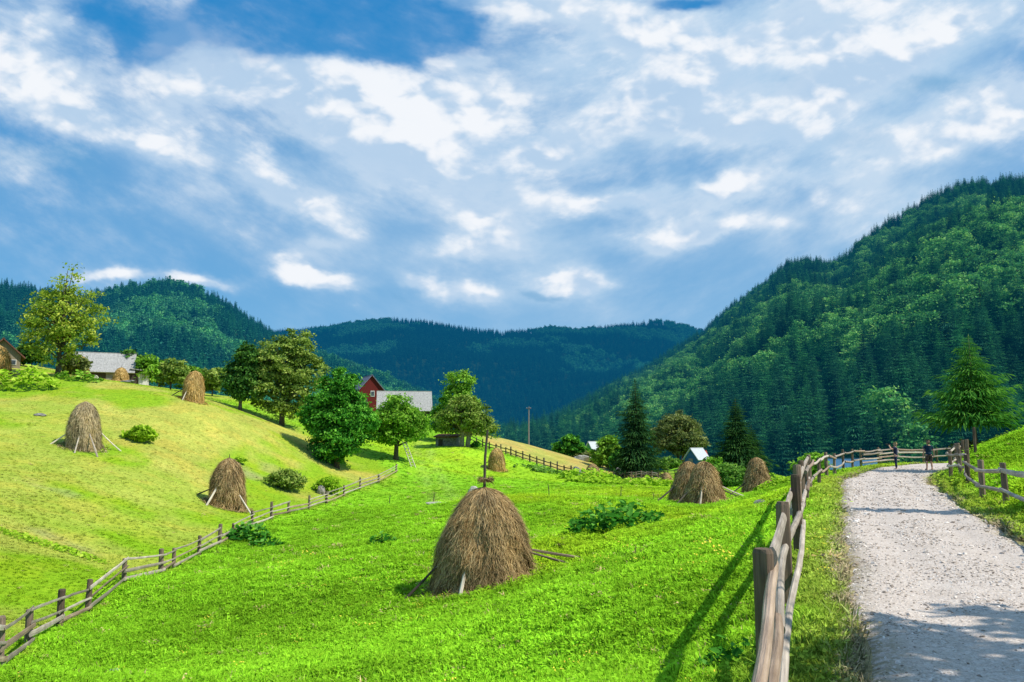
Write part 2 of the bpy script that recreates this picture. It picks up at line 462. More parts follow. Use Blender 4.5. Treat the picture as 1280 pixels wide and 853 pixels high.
def region(x, y):
    """colour of the sward at a place, and whether it is the mown hillside / the hay field"""
    n1 = fbm(x / 6, y / 6, 4); n2 = fbm(x / 1.6 + 40, y / 1.6, 3); n3 = fbm(x / 14 + 9, y / 14 + 3, 3)
    ol = ss(-0.6, 0.8, left_x(y) - x + (n2 - .5) * 1.5) * (y > -10)
    far_green = ss(92, 98, y) * ss(-44, -36, x) * 0.8
    ol = ol * (1 - far_green)
    yf = in_poly(x + (n2 - .5) * 2, y + (n1 - .5) * 3, YF)
    c = GREEN[None] * (0.86 + 0.5 * (n1[:, None] - .5)) + np.array((0.10, 0.04, 0))[None] * ss(.5, .75, n3)[:, None]
    o = OLIVE[None] * (0.95 + 0.45 * (n2[:, None] - .5)) * (1 - ss(.46, .62, n1)[:, None]) + np.array((0.27, 0.46, 0.02))[None] * ss(.46, .62, n1)[:, None]
    patch = ss(.60, .72, n2 * .6 + n3 * .5)
    o = o * (1 - .35 * patch[:, None]) + .35 * patch[:, None] * STRAW[None]
    # greener swathes in the lower hillside, near the fence
    gb = ss(9, 1, left_x(y) - x) * 0.42 * ss(70, 45, y) + ss(0.5, .65, n3) * .35
    gb = np.clip(gb, 0, .8)
    o = o * (1 - gb[:, None]) + gb[:, None] * np.array((0.25, 0.50, 0.015))[None]
    c = c * (1 - ol[:, None]) + o * ol[:, None]
    c = np.where(yf[:, None], STRAW[None] * (0.85 + .5 * (n2[:, None] - .5)) + np.array((-.06, .02, -.02))[None] * ss(.5, .62, n1)[:, None], c)
    rd = road_dist(x, y)
    vg = ss(1.5, 0.25, rd + (n2 - .5) * 1.4) * (y < 70)
    c = c * (1 - vg[:, None] * .45) + DRY[None] * vg[:, None] * .45
    dirt = ss(0.28, 0.02, rd + (n2 - .5) * .5) * (y < 70)
    c = c * (1 - dirt[:, None]) + DIRT[None] * dirt[:, None]
    for px, py, d in ((300, 587, 70), (312, 583, 71), (345, 578, 74), (60, 598, 47), (95, 660, 38)):   # bare worn spots
        p = at(px, py, d)
        k = ss(1.2, 0.3, np.hypot((x - p[0]) / 2.2, y - p[1]) + (n2 - .5) * 2.4) * .38
        c = c * (1 - k[:, None]) + DIRT[None] * k[:, None]
    # the worn wheel tracks that climb to the barn
    tr = np.array([at(548, 628, 62)[:2], at(556, 612, 72)[:2], at(548, 596, 82)[:2], at(538, 583, 92)[:2], at(530, 570, 104)[:2], at(528, 556, 116)[:2]])
    dd, _ = poly_dist(x, y, tr)
    k = (np.exp(-((dd - .9) / .6) ** 2)) * .34 * ss(.3, .6, n2 + .1)
    c = c * (1 - k[:, None]) + np.array((.38, .52, .14))[None] * k[:, None]
    return c, ol > .5, yf
gc, _, _ = region(gx, gy)
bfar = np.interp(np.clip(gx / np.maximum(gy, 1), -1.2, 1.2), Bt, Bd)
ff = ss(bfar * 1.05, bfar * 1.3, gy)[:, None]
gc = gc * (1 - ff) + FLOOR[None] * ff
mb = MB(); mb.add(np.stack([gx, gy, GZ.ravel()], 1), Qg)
def ground_mat():
    m, nt, out = new_mat('meadow_ground')
    c = attr(nt, 'sward', 'Color')
    geo = N(nt, 'ShaderNodeNewGeometry')
    pos = geo.outputs['Position']
    n1 = noise(nt, pos, 2.6, 6, 0.7); n2 = noise(nt, pos, 14, 4, 0.7); n3 = noise(nt, pos, 0.35, 4, .6)
    k = math_n(nt, 'ADD', math_n(nt, 'MULTIPLY', n1, 0.8), math_n(nt, 'MULTIPLY', n2, 0.8))
    c = mix_c(nt, 1.0, c, ramp(nt, k, [(0.5, (0.45, 0.52, 0.4)), (0.8, (1.0, 1.0, 1.0)), (1.0, (1.35, 1.25, 1.3))]), 'MULTIPLY')
    c = mix_c(nt, maprange(nt, n3, .45, .62), c, mix_c(nt, 1.0, c, (1.16, 1.0, 1.0), 'MULTIPLY'))
    p = N(nt, 'ShaderNodeBsdfDiffuse'); nt.links.new(c, p.inputs[0])
    b = N(nt, 'ShaderNodeBump'); b.inputs['Strength'].default_value = .9; b.inputs['Distance'].default_value = .12
    nt.links.new(k, b.inputs['Height']); nt.links.new(b.outputs[0], p.inputs['Normal'])
    paint_haze(nt, p.outputs[0], out, HAZE_L, AIR_GLOW)
    return m
M_ground = ground_mat()
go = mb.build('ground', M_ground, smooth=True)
a = go.data.attributes.new('sward', 'FLOAT_COLOR', 'POINT')
a.data.foreach_set('color', np.hstack([gc, np.ones((len(gc), 1))]).astype(np.float32).ravel())
tag(go, kind='structure')

def zg(x, y): return float(Z(np.array([x]), np.array([y]))[0])
def ground_at(px, py, d):
    p = at(px, py, d); p[2] = zg(p[0], p[1]); return p

# the gravel road, a sheet a little above the ground
def resample(P, n):
    P = np.asarray(P, float)
    L = np.concatenate([[0], np.cumsum(np.linalg.norm(np.diff(P, axis=0), axis=1))])
    s = np.linspace(0, L[-1], n)
    # Catmull-like smoothing
    out = np.stack([np.interp(s, L, P[:, k]) for k in range(P.shape[1])], 1)
    for _ in range(max(2, n // 40)):
        out[1:-1] = .25 * out[:-2] + .5 * out[1:-1] + .25 * out[2:]
    return out
nl, nw = 420, 26
RL, RR = resample(ROAD_L, nl), resample(ROAD_R, nl)
i = np.arange(nl)
RL = RL + ((fbm(i / 7.0, i * 0 + 3.3, 4) - .6) * .7)[:, None] * np.array([[1, -.3]])
RR = RR + ((fbm(i / 7.0, i * 0 + 9.3, 4) - .42) * .7)[:, None] * np.array([[1, -.3]])
s = np.linspace(0, 1, nw)
rx = RL[:, None, 0] * (1 - s) + RR[:, None, 0] * s; ry = RL[:, None, 1] * (1 - s) + RR[:, None, 1] * s
edge = np.minimum(s, 1 - s)
rz = Z(rx, ry) + 0.045 * ss(0, .06, edge)[None, :] - 0.02 * (edge == 0)[None, :] + .02 * (fbm(rx / .7, ry / .7, 3) - .5)
rut = -0.035 * (np.exp(-((s - .27) / .09) ** 2) + np.exp(-((s - .73) / .09) ** 2)) + .03
rz = rz + rut[None, :] * ss(0, .1, edge)[None, :]
idx = np.arange(nl * nw).reshape(nl, nw)
mb = MB(); mb.add(np.stack([rx, ry, rz], -1).reshape(-1, 3), np.stack([idx[:-1, :-1], idx[:-1, 1:], idx[1:, 1:], idx[1:, :-1]], -1).reshape(-1, 4), rnd=np.tile(s, nl))
def road_mat():
    m, nt, out = new_mat('gravel_road')
    geo = N(nt, 'ShaderNodeNewGeometry'); pos = geo.outputs['Position']
    vo = N(nt, 'ShaderNodeTexVoronoi'); vo.inputs['Scale'].default_value = 27; nt.links.new(pos, vo.inputs['Vector'])
    vo2 = N(nt, 'ShaderNodeTexVoronoi'); vo2.inputs['Scale'].default_value = 75; nt.links.new(pos, vo2.inputs['Vector'])
    n1 = noise(nt, pos, 1.1, 6, .65); n2 = noise(nt, pos, 9, 5, .7)
    c = ramp(nt, n1, [(.3, (.38, .30, .23)), (.5, (.53, .44, .365)), (.7, (.63, .545, .475))])
    sep = N(nt, 'ShaderNodeSeparateColor'); nt.links.new(vo.outputs['Color'], sep.inputs[0])
    c = mix_c(nt, .55, c, ramp(nt, sep.outputs[0], [(0, (.24, .195, .165)), (.2, (.47, .40, .345)), (.7, (.66, .575, .515)), (1, (.82, .755, .70))]))
    sep2 = N(nt, 'ShaderNodeSeparateColor'); nt.links.new(vo2.outputs['Color'], sep2.inputs[0])
    c = mix_c(nt, .35, c, ramp(nt, sep2.outputs[1], [(0, (.28, .235, .20)), (1, (.80, .71, .64))]))
    r = attr(nt, 'rnd')
    mid = maprange(nt, math_n(nt, 'ABSOLUTE', math_n(nt, 'SUBTRACT', r, 0.5)), .36, .5)
    c = mix_c(nt, math_n(nt, 'MULTIPLY', mid, maprange(nt, n2, .35, .6)), c, (.27, .23, .13))
    p = N(nt, 'ShaderNodeBsdfPrincipled'); p.inputs['Roughness'].default_value = .9; p.inputs['Specular IOR Level'].default_value = .15
    nt.links.new(c, p.inputs['Base Color'])
    h = math_n(nt, 'ADD', math_n(nt, 'MULTIPLY', vo.outputs['Distance'], -1.0), math_n(nt, 'MULTIPLY', n2, .8))
    b = N(nt, 'ShaderNodeBump'); b.inputs['Strength'].default_value = .6; b.inputs['Distance'].default_value = .02
    nt.links.new(h, b.inputs['Height']); nt.links.new(b.outputs[0], p.inputs['Normal'])
    nt.links.new(p.outputs[0], out.inputs[0])
    return m
ro = mb.build('road', road_mat(), smooth=True); tag(ro, kind='structure')

# ------------------------------------------------------------------ scattering of what nobody could count
LIB = bpy.data.collections.new('scatter_sources')     # not linked to the scene
def lib_obj(name, mb, mats, smooth=False):
    if not isinstance(mats, (list, tuple)): mats = [mats]
    o = bpy.data.objects.new(name, mb.mesh(name, mats, smooth)); LIB.objects.link(o)
    return o

def scatter(name, pts, rot, scl, idx, protos, label, cat):
    me = bpy.data.meshes.new(name)
    n = len(pts)
    me.vertices.add(n); me.vertices.foreach_set('co', np.asarray(pts, np.float32).ravel())
    for nm, typ, key, arr in (('rot', 'FLOAT_VECTOR', 'vector', rot), ('scl', 'FLOAT_VECTOR', 'vector', scl), ('idx', 'INT', 'value', idx)):
        a = me.attributes.new(nm, typ, 'POINT')
        a.data.foreach_set(key, np.asarray(arr, np.int32 if typ == 'INT' else np.float32).ravel())
    o = bpy.data.objects.new(name, me); COL.objects.link(o)
    ng = bpy.data.node_groups.new(name + '_scatter', 'GeometryNodeTree')
    ng.interface.new_socket('Geometry', in_out='INPUT', socket_type='NodeSocketGeometry')
    ng.interface.new_socket('Geometry', in_out='OUTPUT', socket_type='NodeSocketGeometry')
    gi = ng.nodes.new('NodeGroupInput'); gout = ng.nodes.new('NodeGroupOutput')
    g2i = ng.nodes.new('GeometryNodeGeometryToInstance')
    for p in reversed(protos):
        oi = ng.nodes.new('GeometryNodeObjectInfo'); oi.inputs['Object'].default_value = p
        oi.inputs['As Instance'].default_value = False
        ng.links.new(oi.outputs['Geometry'], g2i.inputs[0])
    iop = ng.nodes.new('GeometryNodeInstanceOnPoints')
    ng.links.new(gi.outputs[0], iop.inputs['Points']); ng.links.new(g2i.outputs[0], iop.inputs['Instance'])
    iop.inputs['Pick Instance'].default_value = True
    for nm, typ, sock in (('idx', 'INT', 'Instance Index'), ('rot', 'FLOAT_VECTOR', 'Rotation'), ('scl', 'FLOAT_VECTOR', 'Scale')):
        na = ng.nodes.new('GeometryNodeInputNamedAttribute'); na.data_type = typ; na.inputs['Name'].default_value = nm
        ng.links.new(na.outputs['Attribute'], iop.inputs[sock])
    ng.links.new(iop.outputs[0], gout.inputs[0])
    md = o.modifiers.new('scatter', 'NODES'); md.node_group = ng
    tag(o, label, cat, kind='stuff')
    return o

def leaf_quads(c, nrm, size, rg, aspect=0.6, roll=None):
    """diamond leaves at c (N,3) with normals nrm and size (N,)"""
    n = len(c)
    nrm = nrm / (np.linalg.norm(nrm, axis=1)[:, None] + 1e-9)
    ref = rg.normal(size=(n, 3)) if roll is None else roll
    a = np.cross(nrm, ref); a /= np.linalg.norm(a, axis=1)[:, None] + 1e-9
    b = np.cross(nrm, a)
    s = np.asarray(size)[:, None]
    fold = nrm * s * 0.12
    return np.stack([c - a * s, c + b * s * aspect + fold, c + a * s, c - b * s * aspect + fold], 1)

# ------------------------------------------------------------------ tree builders
def broadleaf(h, lobes, n_clusters, per, leaf, seed, trunk_r=None, bare=0.25, spread=0.5, stems=1, lean=(0, 0), limbs=22):
    """lobes: (x, y, z, rx, ry, rz) in fractions of the height. Returns crown and trunk mesh builders."""
    rg = np.random.default_rng(seed)
    lb = np.array(lobes, float) * h
    vol = lb[:, 3] * lb[:, 4] * lb[:, 5]
    pick = rg.choice(len(lb), n_clusters, p=vol / vol.sum())
    d = rg.normal(size=(n_clusters, 3)); d /= np.linalg.norm(d, axis=1)[:, None]
    rad = rg.random(n_clusters) ** 0.30
    cc = lb[pick, :3] + d * lb[pick, 3:] * rad[:, None]
    cr = spread * (0.6 + 0.8 * rg.random(n_clusters))
    crown = MB()
    k = np.repeat(np.arange(n_clusters), per)
    off = rg.normal(size=(len(k), 3)) * 0.5; off[:, 2] *= 0.55
    c = cc[k] + off * cr[k][:, None]
    out_d = c - lb[pick[k], :3]; out_d /= np.linalg.norm(out_d, axis=1)[:, None] + 1e-9
    nrm = rg.normal(size=(len(k), 3)) * 0.8 + out_d * 0.7 + np.array([0, 0, .6])
    sz = leaf * (0.55 + 0.9 * rg.random(len(k)))
    V = leaf_quads(c, nrm, sz, rg)
    rn = np.clip(0.5 + 0.22 * rg.normal(size=len(k)) + 0.18 * rg.normal(size=n_clusters)[k], 0, 1)
    crown.quads(V, rn)
    trunk = MB()
    tr = trunk_r or h * 0.022
    top = lb[np.argmax(lb[:, 2])][:3]
    ctr = lb[:, :3].mean(0)
    for sidx in range(stems):
        ox = (sidx - (stems - 1) / 2) * tr * 3
        pts = np.array([[ox, 0, -0.25], [ox * 1.1 + lean[0] * .2, lean[1] * .2, h * .18], [ox + ctr[0] * .6, ctr[1] * .6, h * .42], [ctr[0] * .9 + ox, ctr[1] * .9, h * .6], [top[0] * .8, top[1] * .8, h * .86]])
        pts = resample(pts, 9)
        trunk.tube(pts, tr * np.array([1.45, 1.1, 1, .9, .78, .62, .45, .3, .12]), 8, rnd=rg.random(), rough=.1, seed=seed)
        for j in rg.choice(n_clusters, min(limbs, n_clusters), replace=False):
            e = cc[j]
            f = np.clip(rg.uniform(.25, .7) * e[2] / h + bare * .3, .12, .8)
            st = np.array([np.interp(f * h, pts[:, 2], pts[:, 0]), np.interp(f * h, pts[:, 2], pts[:, 1]), f * h])
            if e[2] < st[2]: continue
            md_ = (st + e) / 2 + np.array([0, 0, .06 * h]) * rg.uniform(-.3, 1)
            trunk.tube(resample(np.array([st, md_, e]), 5), tr * np.array([.45, .36, .27, .18, .08]), 5, rnd=rg.random(), rough=.1, seed=int(j))
    return crown, trunk

def spruce(h, rad, whorls, per, segs, seed, bare=0.06, droop=0.25, card=0.34, power=0.85, jit=0.2, twigs=3, asp=.36):
    rg = np.random.default_rng(seed)
    crown = MB(); trunk = MB()
    trunk.tube([[0, 0, -0.3], [0, 0, h * .3], [0, 0, h * .7], [0, 0, h]], h * np.array([.017, .013, .007, .001]), 7, rnd=.4, rough=.06, seed=seed)
    Cs, Ns, Ss, Rs, Rf = [], [], [], [], []
    for w in range(whorls):
        f = bare + (1 - bare) * (w / whorls) ** 0.92
        z0 = f * h
        L0 = rad * (1 - (f - bare) / (1 - bare)) ** power * (1 + .12 * rg.normal()) + 0.015 * h
        nb = max(4, int(per * (0.55 + .6 * (1 - f))))
        a0 = rg.random() * 6.28
        for b in range(nb):
            a = a0 + (b + rg.uniform(-.25, .25)) / nb * 6.283
            L = L0 * (1 + jit * rg.normal())
            if L < .05: continue
            dr = np.array([math.cos(a), math.sin(a), 0]); sd = np.array([-math.sin(a), math.cos(a), 0])
            dz = droop * (1.25 - f)
            br = 0.13 * rg.normal()
            for s_ in range(segs):
                q = (s_ + .55 + .3 * rg.random()) / segs
                c = dr * L * q + np.array([0, 0, z0 - dz * L * q ** 1.4 + .10 * L * q ** 4 + .3 * h / whorls * rg.uniform(-1, 1)])
                for k in range(twigs):
                    side = (k - (twigs - 1) / 2) * .75 * (1.05 - q * .6)
                    size = L * card * (1.15 - .55 * q) * rg.uniform(.7, 1.25) * (1.6 / segs + .5)
                    Cs.append(c + sd * side * L * .28 + np.array([0, 0, -abs(side) * .06 * L]))
                    Ns.append(np.array([0, 0, 1]) + dr * (.15 + dz * .5) + sd * side * .5 + .28 * rg.normal(size=3))
                    Rf.append(sd - dr * side * .9)
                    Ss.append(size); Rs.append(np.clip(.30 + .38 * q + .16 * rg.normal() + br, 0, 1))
    V = leaf_quads(np.array(Cs), np.array(Ns), np.array(Ss), rg, asp, np.array(Rf))
    crown.quads(V, np.array(Rs))
    # leader
    crown.quads(leaf_quads(np.array([[0, 0, h * .985]] * 3), rg.normal(size=(3, 3)) * [1, 1, .1], np.full(3, h * .022), rg, .3, np.array([[1, 0, 0.], [0, 1, 0], [1, 1, 0]])), np.full(3, .6))
    return crown, trunk

M_bark = wood_mat('bark', (.045, .035, .028), (.19, .16, .13), (3, 14, 14), .8)
M_palebark = wood_mat('pale_bark', (.12, .10, .08), (.36, .32, .27), (3, 14, 14), .8)
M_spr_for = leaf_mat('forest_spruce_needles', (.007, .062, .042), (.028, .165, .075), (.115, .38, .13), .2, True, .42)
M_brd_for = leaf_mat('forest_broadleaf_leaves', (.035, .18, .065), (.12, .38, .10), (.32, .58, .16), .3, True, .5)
M_spr_left = leaf_mat('hill_spruce_needles', (.008, .09, .065), (.028, .22, .125), (.08, .34, .16), .15, True, .3)  # teal of the hazy distance is painted into this hill's leaf colours
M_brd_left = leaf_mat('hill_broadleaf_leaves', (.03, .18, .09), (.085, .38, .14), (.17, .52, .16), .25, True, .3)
M_spr_far = leaf_mat('far_spruce_needles', (.005, .045, .045), (.014, .105, .085), (.035, .19, .115), .1, True, .3)  # far foliage tinted blue-green as painted haze, on top of the haze emission
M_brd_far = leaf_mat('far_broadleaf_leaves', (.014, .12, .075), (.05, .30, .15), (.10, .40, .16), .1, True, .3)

LOBE_SETS = [
    [(0, 0, .55, .26, .26, .30), (.12, .05, .72, .18, .18, .2), (-.14, -.05, .62, .17, .17, .2), (.02, -.12, .42, .22, .2, .18)],
    [(0, 0, .5, .3, .28, .3), (-.1, .08, .75, .2, .2, .19), (.17, -.06, .6, .17, .17, .18)],
    [(0, 0, .6, .22, .22, .34), (.1, .1, .45, .2, .2, .22), (-.12, 0, .5, .18, .2, .2)],
]
def lod_set(prefix, mspr, mbrd, ns=3, nb=3, q=1.0, fine=False):
    sp, bl = [], []
    for k in range(ns):
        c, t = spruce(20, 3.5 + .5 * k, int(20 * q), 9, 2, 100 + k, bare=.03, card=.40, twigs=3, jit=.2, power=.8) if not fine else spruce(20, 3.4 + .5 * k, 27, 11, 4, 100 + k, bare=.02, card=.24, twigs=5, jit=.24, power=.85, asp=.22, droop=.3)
        sp.append(lib_obj(prefix + 'spruce_source_%d' % k, c, mspr))
    for k in range(nb):
        c, t = broadleaf(20, LOBE_SETS[k % 3], int(80 * q), 12, .92, 200 + k, spread=2.1) if not fine else broadleaf(20, LOBE_SETS[k % 3], 190, 30, .46, 200 + k, spread=1.9)
        bl.append(lib_obj(prefix + 'broadleaf_source_%d' % k, c, mbrd))
    return sp, bl

def hill_points(t0, t1, d0, d1, spacing, seed):
    rg = np.random.default_rng(seed)
    area = (t1 - t0) * (d1 ** 2 - d0 ** 2) / 2
    n = int(area / spacing ** 2)
    d = np.sqrt(rg.uniform(d0 ** 2, d1 ** 2, n)); t = rg.uniform(t0, t1, n)
    # thin out the worst clumps on a jittered cell grid
    cell = np.floor(t * d / (spacing * .62)).astype(int) * 100003 + np.floor(d / (spacing * .62)).astype(int)
    _, first = np.unique(cell, return_index=True)
    return t[first], d[first]

# right-hand hillside
SPT = MB(); SPT.tube([[0, 0, -.5], [0, 0, 2], [0, 0, 6], [0, 0, 11]], [.30, .24, .16, .05], 6, rnd=.3)
TRUNKS = {'b': broadleaf(20, LOBE_SETS[0], 20, 2, 1, 5, spread=2, limbs=8)[1].mesh('trunk', [M_bark], True), 's': SPT.mesh('trunk', [M_bark], True)}
spR, blR = lod_set('right_', M_spr_for, M_brd_for, 3, 3, 1.3, True)
t, d = hill_points(-.02, .80, 95, 1120, 5.5, 21)
_, sr, _, _, _, _ = far_parts(t, d)
Dc = np.interp(t, CR[0], CR[1])
keep = (sr > 0.0) & (d < Dc + 25) & (t > -0.01 - 0.0)
t, d, sr = t[keep], d[keep], sr[keep]
rgF = np.random.default_rng(5)
x, y = t * d, d
z = Z(x, y)
px_ = 640 + F * t
mixn = fbm(x / 70 + 3, y / 70 + 8, 4)
isb = (mixn + rgF.normal(size=len(t)) * .06) > (.50 + .16 * ss(.30, .02, sr) + .30 * ss(.80, 1.0, sr) + .10 * ss(.3, .0, t))
scR = np.where(isb, rgF.uniform(.55, .95, len(t)), rgF.uniform(.65, 1.2, len(t))) * (1 + .12 * ss(.5, .0, sr))
rank = np.where((t > .02) & (t < .655), d / scR, 1e9)
order = np.argsort(rank)
indiv = order[:300]
mask = np.ones(len(t), bool); mask[indiv] = False
def props(n, sc, rg, squash=.12):
    rot = np.stack([rg.normal(size=n) * .02, rg.normal(size=n) * .02, rg.uniform(0, 6.28, n)], 1)
    w = sc * (1 + squash * rg.normal(size=n))
    return rot, np.stack([w, w, sc], 1)
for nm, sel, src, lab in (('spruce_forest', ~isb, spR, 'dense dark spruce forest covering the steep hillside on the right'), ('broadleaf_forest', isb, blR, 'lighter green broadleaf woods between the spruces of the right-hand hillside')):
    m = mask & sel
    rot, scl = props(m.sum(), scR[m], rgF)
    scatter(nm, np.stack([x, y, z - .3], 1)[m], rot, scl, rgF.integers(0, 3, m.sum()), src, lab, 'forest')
for j in indiv:
    kd = int(rgF.integers(0, 3))
    src = (blR if isb[j] else spR)[kd]
    w = scR[j] * rgF.uniform(.88, 1.12)
    if isb[j]: o = thing('broadleaf_tree', 'light green broadleaf tree among the forest trees low on the right-hand hillside', 'tree', (x[j], y[j], z[j] - .3), rgF.uniform(0, 6.28), 'broadleaf trees at the foot of the right-hand forest')
    else: o = thing('spruce_tree', 'dark pointed spruce among the forest trees low on the right-hand hillside', 'tree', (x[j], y[j], z[j] - .3), rgF.uniform(0, 6.28), 'spruces at the foot of the right-hand forest')
    o.scale = (w, w, scR[j])
    for nm, dat in (('crown', src.data), ('trunk', TRUNKS['b' if isb[j] else 's'])):
        c = bpy.data.objects.new(nm, dat); COL.objects.link(c); c.parent = o

# left hill
spL, blL = lod_set('left_', M_spr_left, M_brd_left, 2, 2, 1.0)
t, d = hill_points(-.78, .06, 340, 1230, 6.6, 22)
_, _, _, sl, _, _ = far_parts(t, d)
keep = (sl > .02) & (d < np.interp(t, CL[0], CL[1]) + 20)
t, d, sl = t[keep], d[keep], sl[keep]; x, y = t * d, d; z = Z(x, y)
mixn = fbm(x / 110 + 30, y / 110 + 18, 4)
isb = (mixn + rgF.normal(size=len(t)) * .05) > .60
sc = rgF.uniform(.6, 1.0, len(t))
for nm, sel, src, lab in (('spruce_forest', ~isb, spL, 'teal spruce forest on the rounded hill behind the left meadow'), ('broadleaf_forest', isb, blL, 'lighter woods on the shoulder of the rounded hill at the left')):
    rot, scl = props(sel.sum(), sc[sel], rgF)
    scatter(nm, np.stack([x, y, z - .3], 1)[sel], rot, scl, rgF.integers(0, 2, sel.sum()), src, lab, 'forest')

# far mountain
spF, blF = lod_set('far_', M_spr_far, M_brd_far, 2, 2, .7)
t, d = hill_points(-.40, .32, 1470, 2680, 9.5, 23)
_, _, _, _, _, sf = far_parts(t, d)
keep = (sf > .01) & (d < np.interp(t, CF[0], CF[1]) + 15)
t, d = t[keep], d[keep]; x, y = t * d, d; z = Z(x, y)
isb = fbm(x / 200 + 3, y / 200, 4) > .55
sc = rgF.uniform(.8, 1.25, len(t))
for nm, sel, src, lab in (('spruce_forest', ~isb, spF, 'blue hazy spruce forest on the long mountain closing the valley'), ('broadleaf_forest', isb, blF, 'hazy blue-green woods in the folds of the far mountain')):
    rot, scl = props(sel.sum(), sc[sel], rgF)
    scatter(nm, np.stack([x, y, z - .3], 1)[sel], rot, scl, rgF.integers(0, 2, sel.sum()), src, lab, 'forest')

#@@PART2@@
# ------------------------------------------------------------------ materials of the farm things
M_hay = None
def hay_mat(name, dark, mid, light):
    m, nt, out = new_mat(name)
    r = attr(nt, 'rnd'); geo = N(nt, 'ShaderNodeNewGeometry')
    n1 = noise(nt, geo.outputs['Position'], 3.0, 4, .6, (1, 1, .35))
    n2 = noise(nt, geo.outputs['Position'], 22.0, 3, .7, (1, 1, .2))
    f = math_n(nt, 'ADD', math_n(nt, 'MULTIPLY', r, .55), math_n(nt, 'ADD', math_n(nt, 'MULTIPLY', n1, .35), math_n(nt, 'MULTIPLY', n2, .25)))
    c = ramp(nt, f, [(.25, dark), (.55, mid), (.85, light)])
    nb = noise(nt, geo.outputs['Position'], 1.1, 4, .6, (1, 1, .6))
    c = mix_c(nt, 1.0, c, ramp(nt, nb, [(.34, (.62, .63, .66)), (.5, (1, 1, 1)), (.66, (1.22, 1.16, 1.05))]), 'MULTIPLY')
    d = N(nt, 'ShaderNodeBsdfDiffuse'); nt.links.new(c, d.inputs[0])
    b = N(nt, 'ShaderNodeBump'); b.inputs['Strength'].default_value = .7; b.inputs['Distance'].default_value = .05
    nt.links.new(n2, b.inputs['Height']); nt.links.new(b.outputs[0], d.inputs['Normal'])
    nt.links.new(d.outputs[0], out.inputs[0])
    return m
M_hay = hay_mat('weathered_hay', (.06, .036, .014), (.33, .215, .095), (.72, .53, .27))
M_haygold = hay_mat('golden_hay', (.16, .09, .025), (.52, .33, .11), (.76, .56, .24))
M_haypale = hay_mat('bleached_hay', (.12, .085, .045), (.40, .31, .165), (.68, .56, .34))
M_post = wood_mat('weathered_post_wood', (.075, .055, .04), (.29, .215, .16), (1.6, 36, 36), .8)
M_rail = wood_mat('silvered_rail_wood', (.20, .165, .135), (.60, .53, .45), (1.2, 40, 40), .7)
M_brownrail = wood_mat('barky_rail_wood', (.17, .115, .08), (.47, .36, .27), (1.2, 30, 30), .8)
M_pole = wood_mat('dark_pole_wood', (.04, .032, .026), (.15, .125, .10), (1.5, 30, 30), .6)
M_palepole = wood_mat('pale_pole_wood', (.38, .32, .25), (.78, .70, .58), (1.5, 30, 30), .5)
M_rock = plain_mat('grey_rock', (.07, .07, .068), (.36, .35, .33), 4.0, .9, 1.0)
M_palerock = plain_mat('pale_stone', (.28, .26, .22), (.55, .52, .46), 4.0, .9, .8)
M_shingle = plain_mat('grey_shingles', (.24, .235, .225), (.46, .45, .43), 5.0, .8, .5, (1.2, .25, 1))
M_darkwall = plain_mat('dark_plank_wall', (.035, .028, .022), (.10, .08, .06), 5.0, .9, .5, (6, 6, .3))
M_redwall = plain_mat('red_plank_wall', (.085, .008, .008), (.15, .014, .011), 4.0, .8, .4, (6, 6, .3))
M_purpleroof = plain_mat('slate_roof', (.10, .09, .14), (.2, .18, .25), 5.0, .6, .4)
M_white = plain_mat('whitewash', (.55, .54, .52), (.75, .74, .72), 2.0, .8, .2)
M_paleplank = plain_mat('pale_plank_wall', (.16, .13, .09), (.34, .28, .2), 5.0, .9, .5, (6, 6, .3))
M_brownroof = plain_mat('brown_roof', (.10, .045, .03), (.22, .10, .065), 6.0, .85, .5)
M_metal = plain_mat('pale_sheet_roof', (.42, .44, .47), (.60, .63, .66), 3.0, .45, .2, (6, .4, 1))
M_blue = plain_mat('blue_paint', (.02, .10, .25), (.04, .17, .36), 2.0, .6, .2)
M_bluemetal = plain_mat('blue_sheet_roof', (.03, .10, .19), (.07, .18, .30), 3.0, .45, .2, (8, .4, 1))
M_redroof = plain_mat('red_sheet_roof', (.30, .03, .025), (.45, .06, .045), 3.0, .5, .2)
M_green = plain_mat('green_paint', (.05, .22, .10), (.10, .34, .16), 2.0, .7, .2)
M_glass = plain_mat('window_glass', (.03, .04, .05), (.10, .12, .14), 2.0, .15, .05)
M_grey = plain_mat('weathered_grey_planks', (.16, .145, .13), (.38, .35, .32), 4.0, .9, .6, (.5, 6, 6))

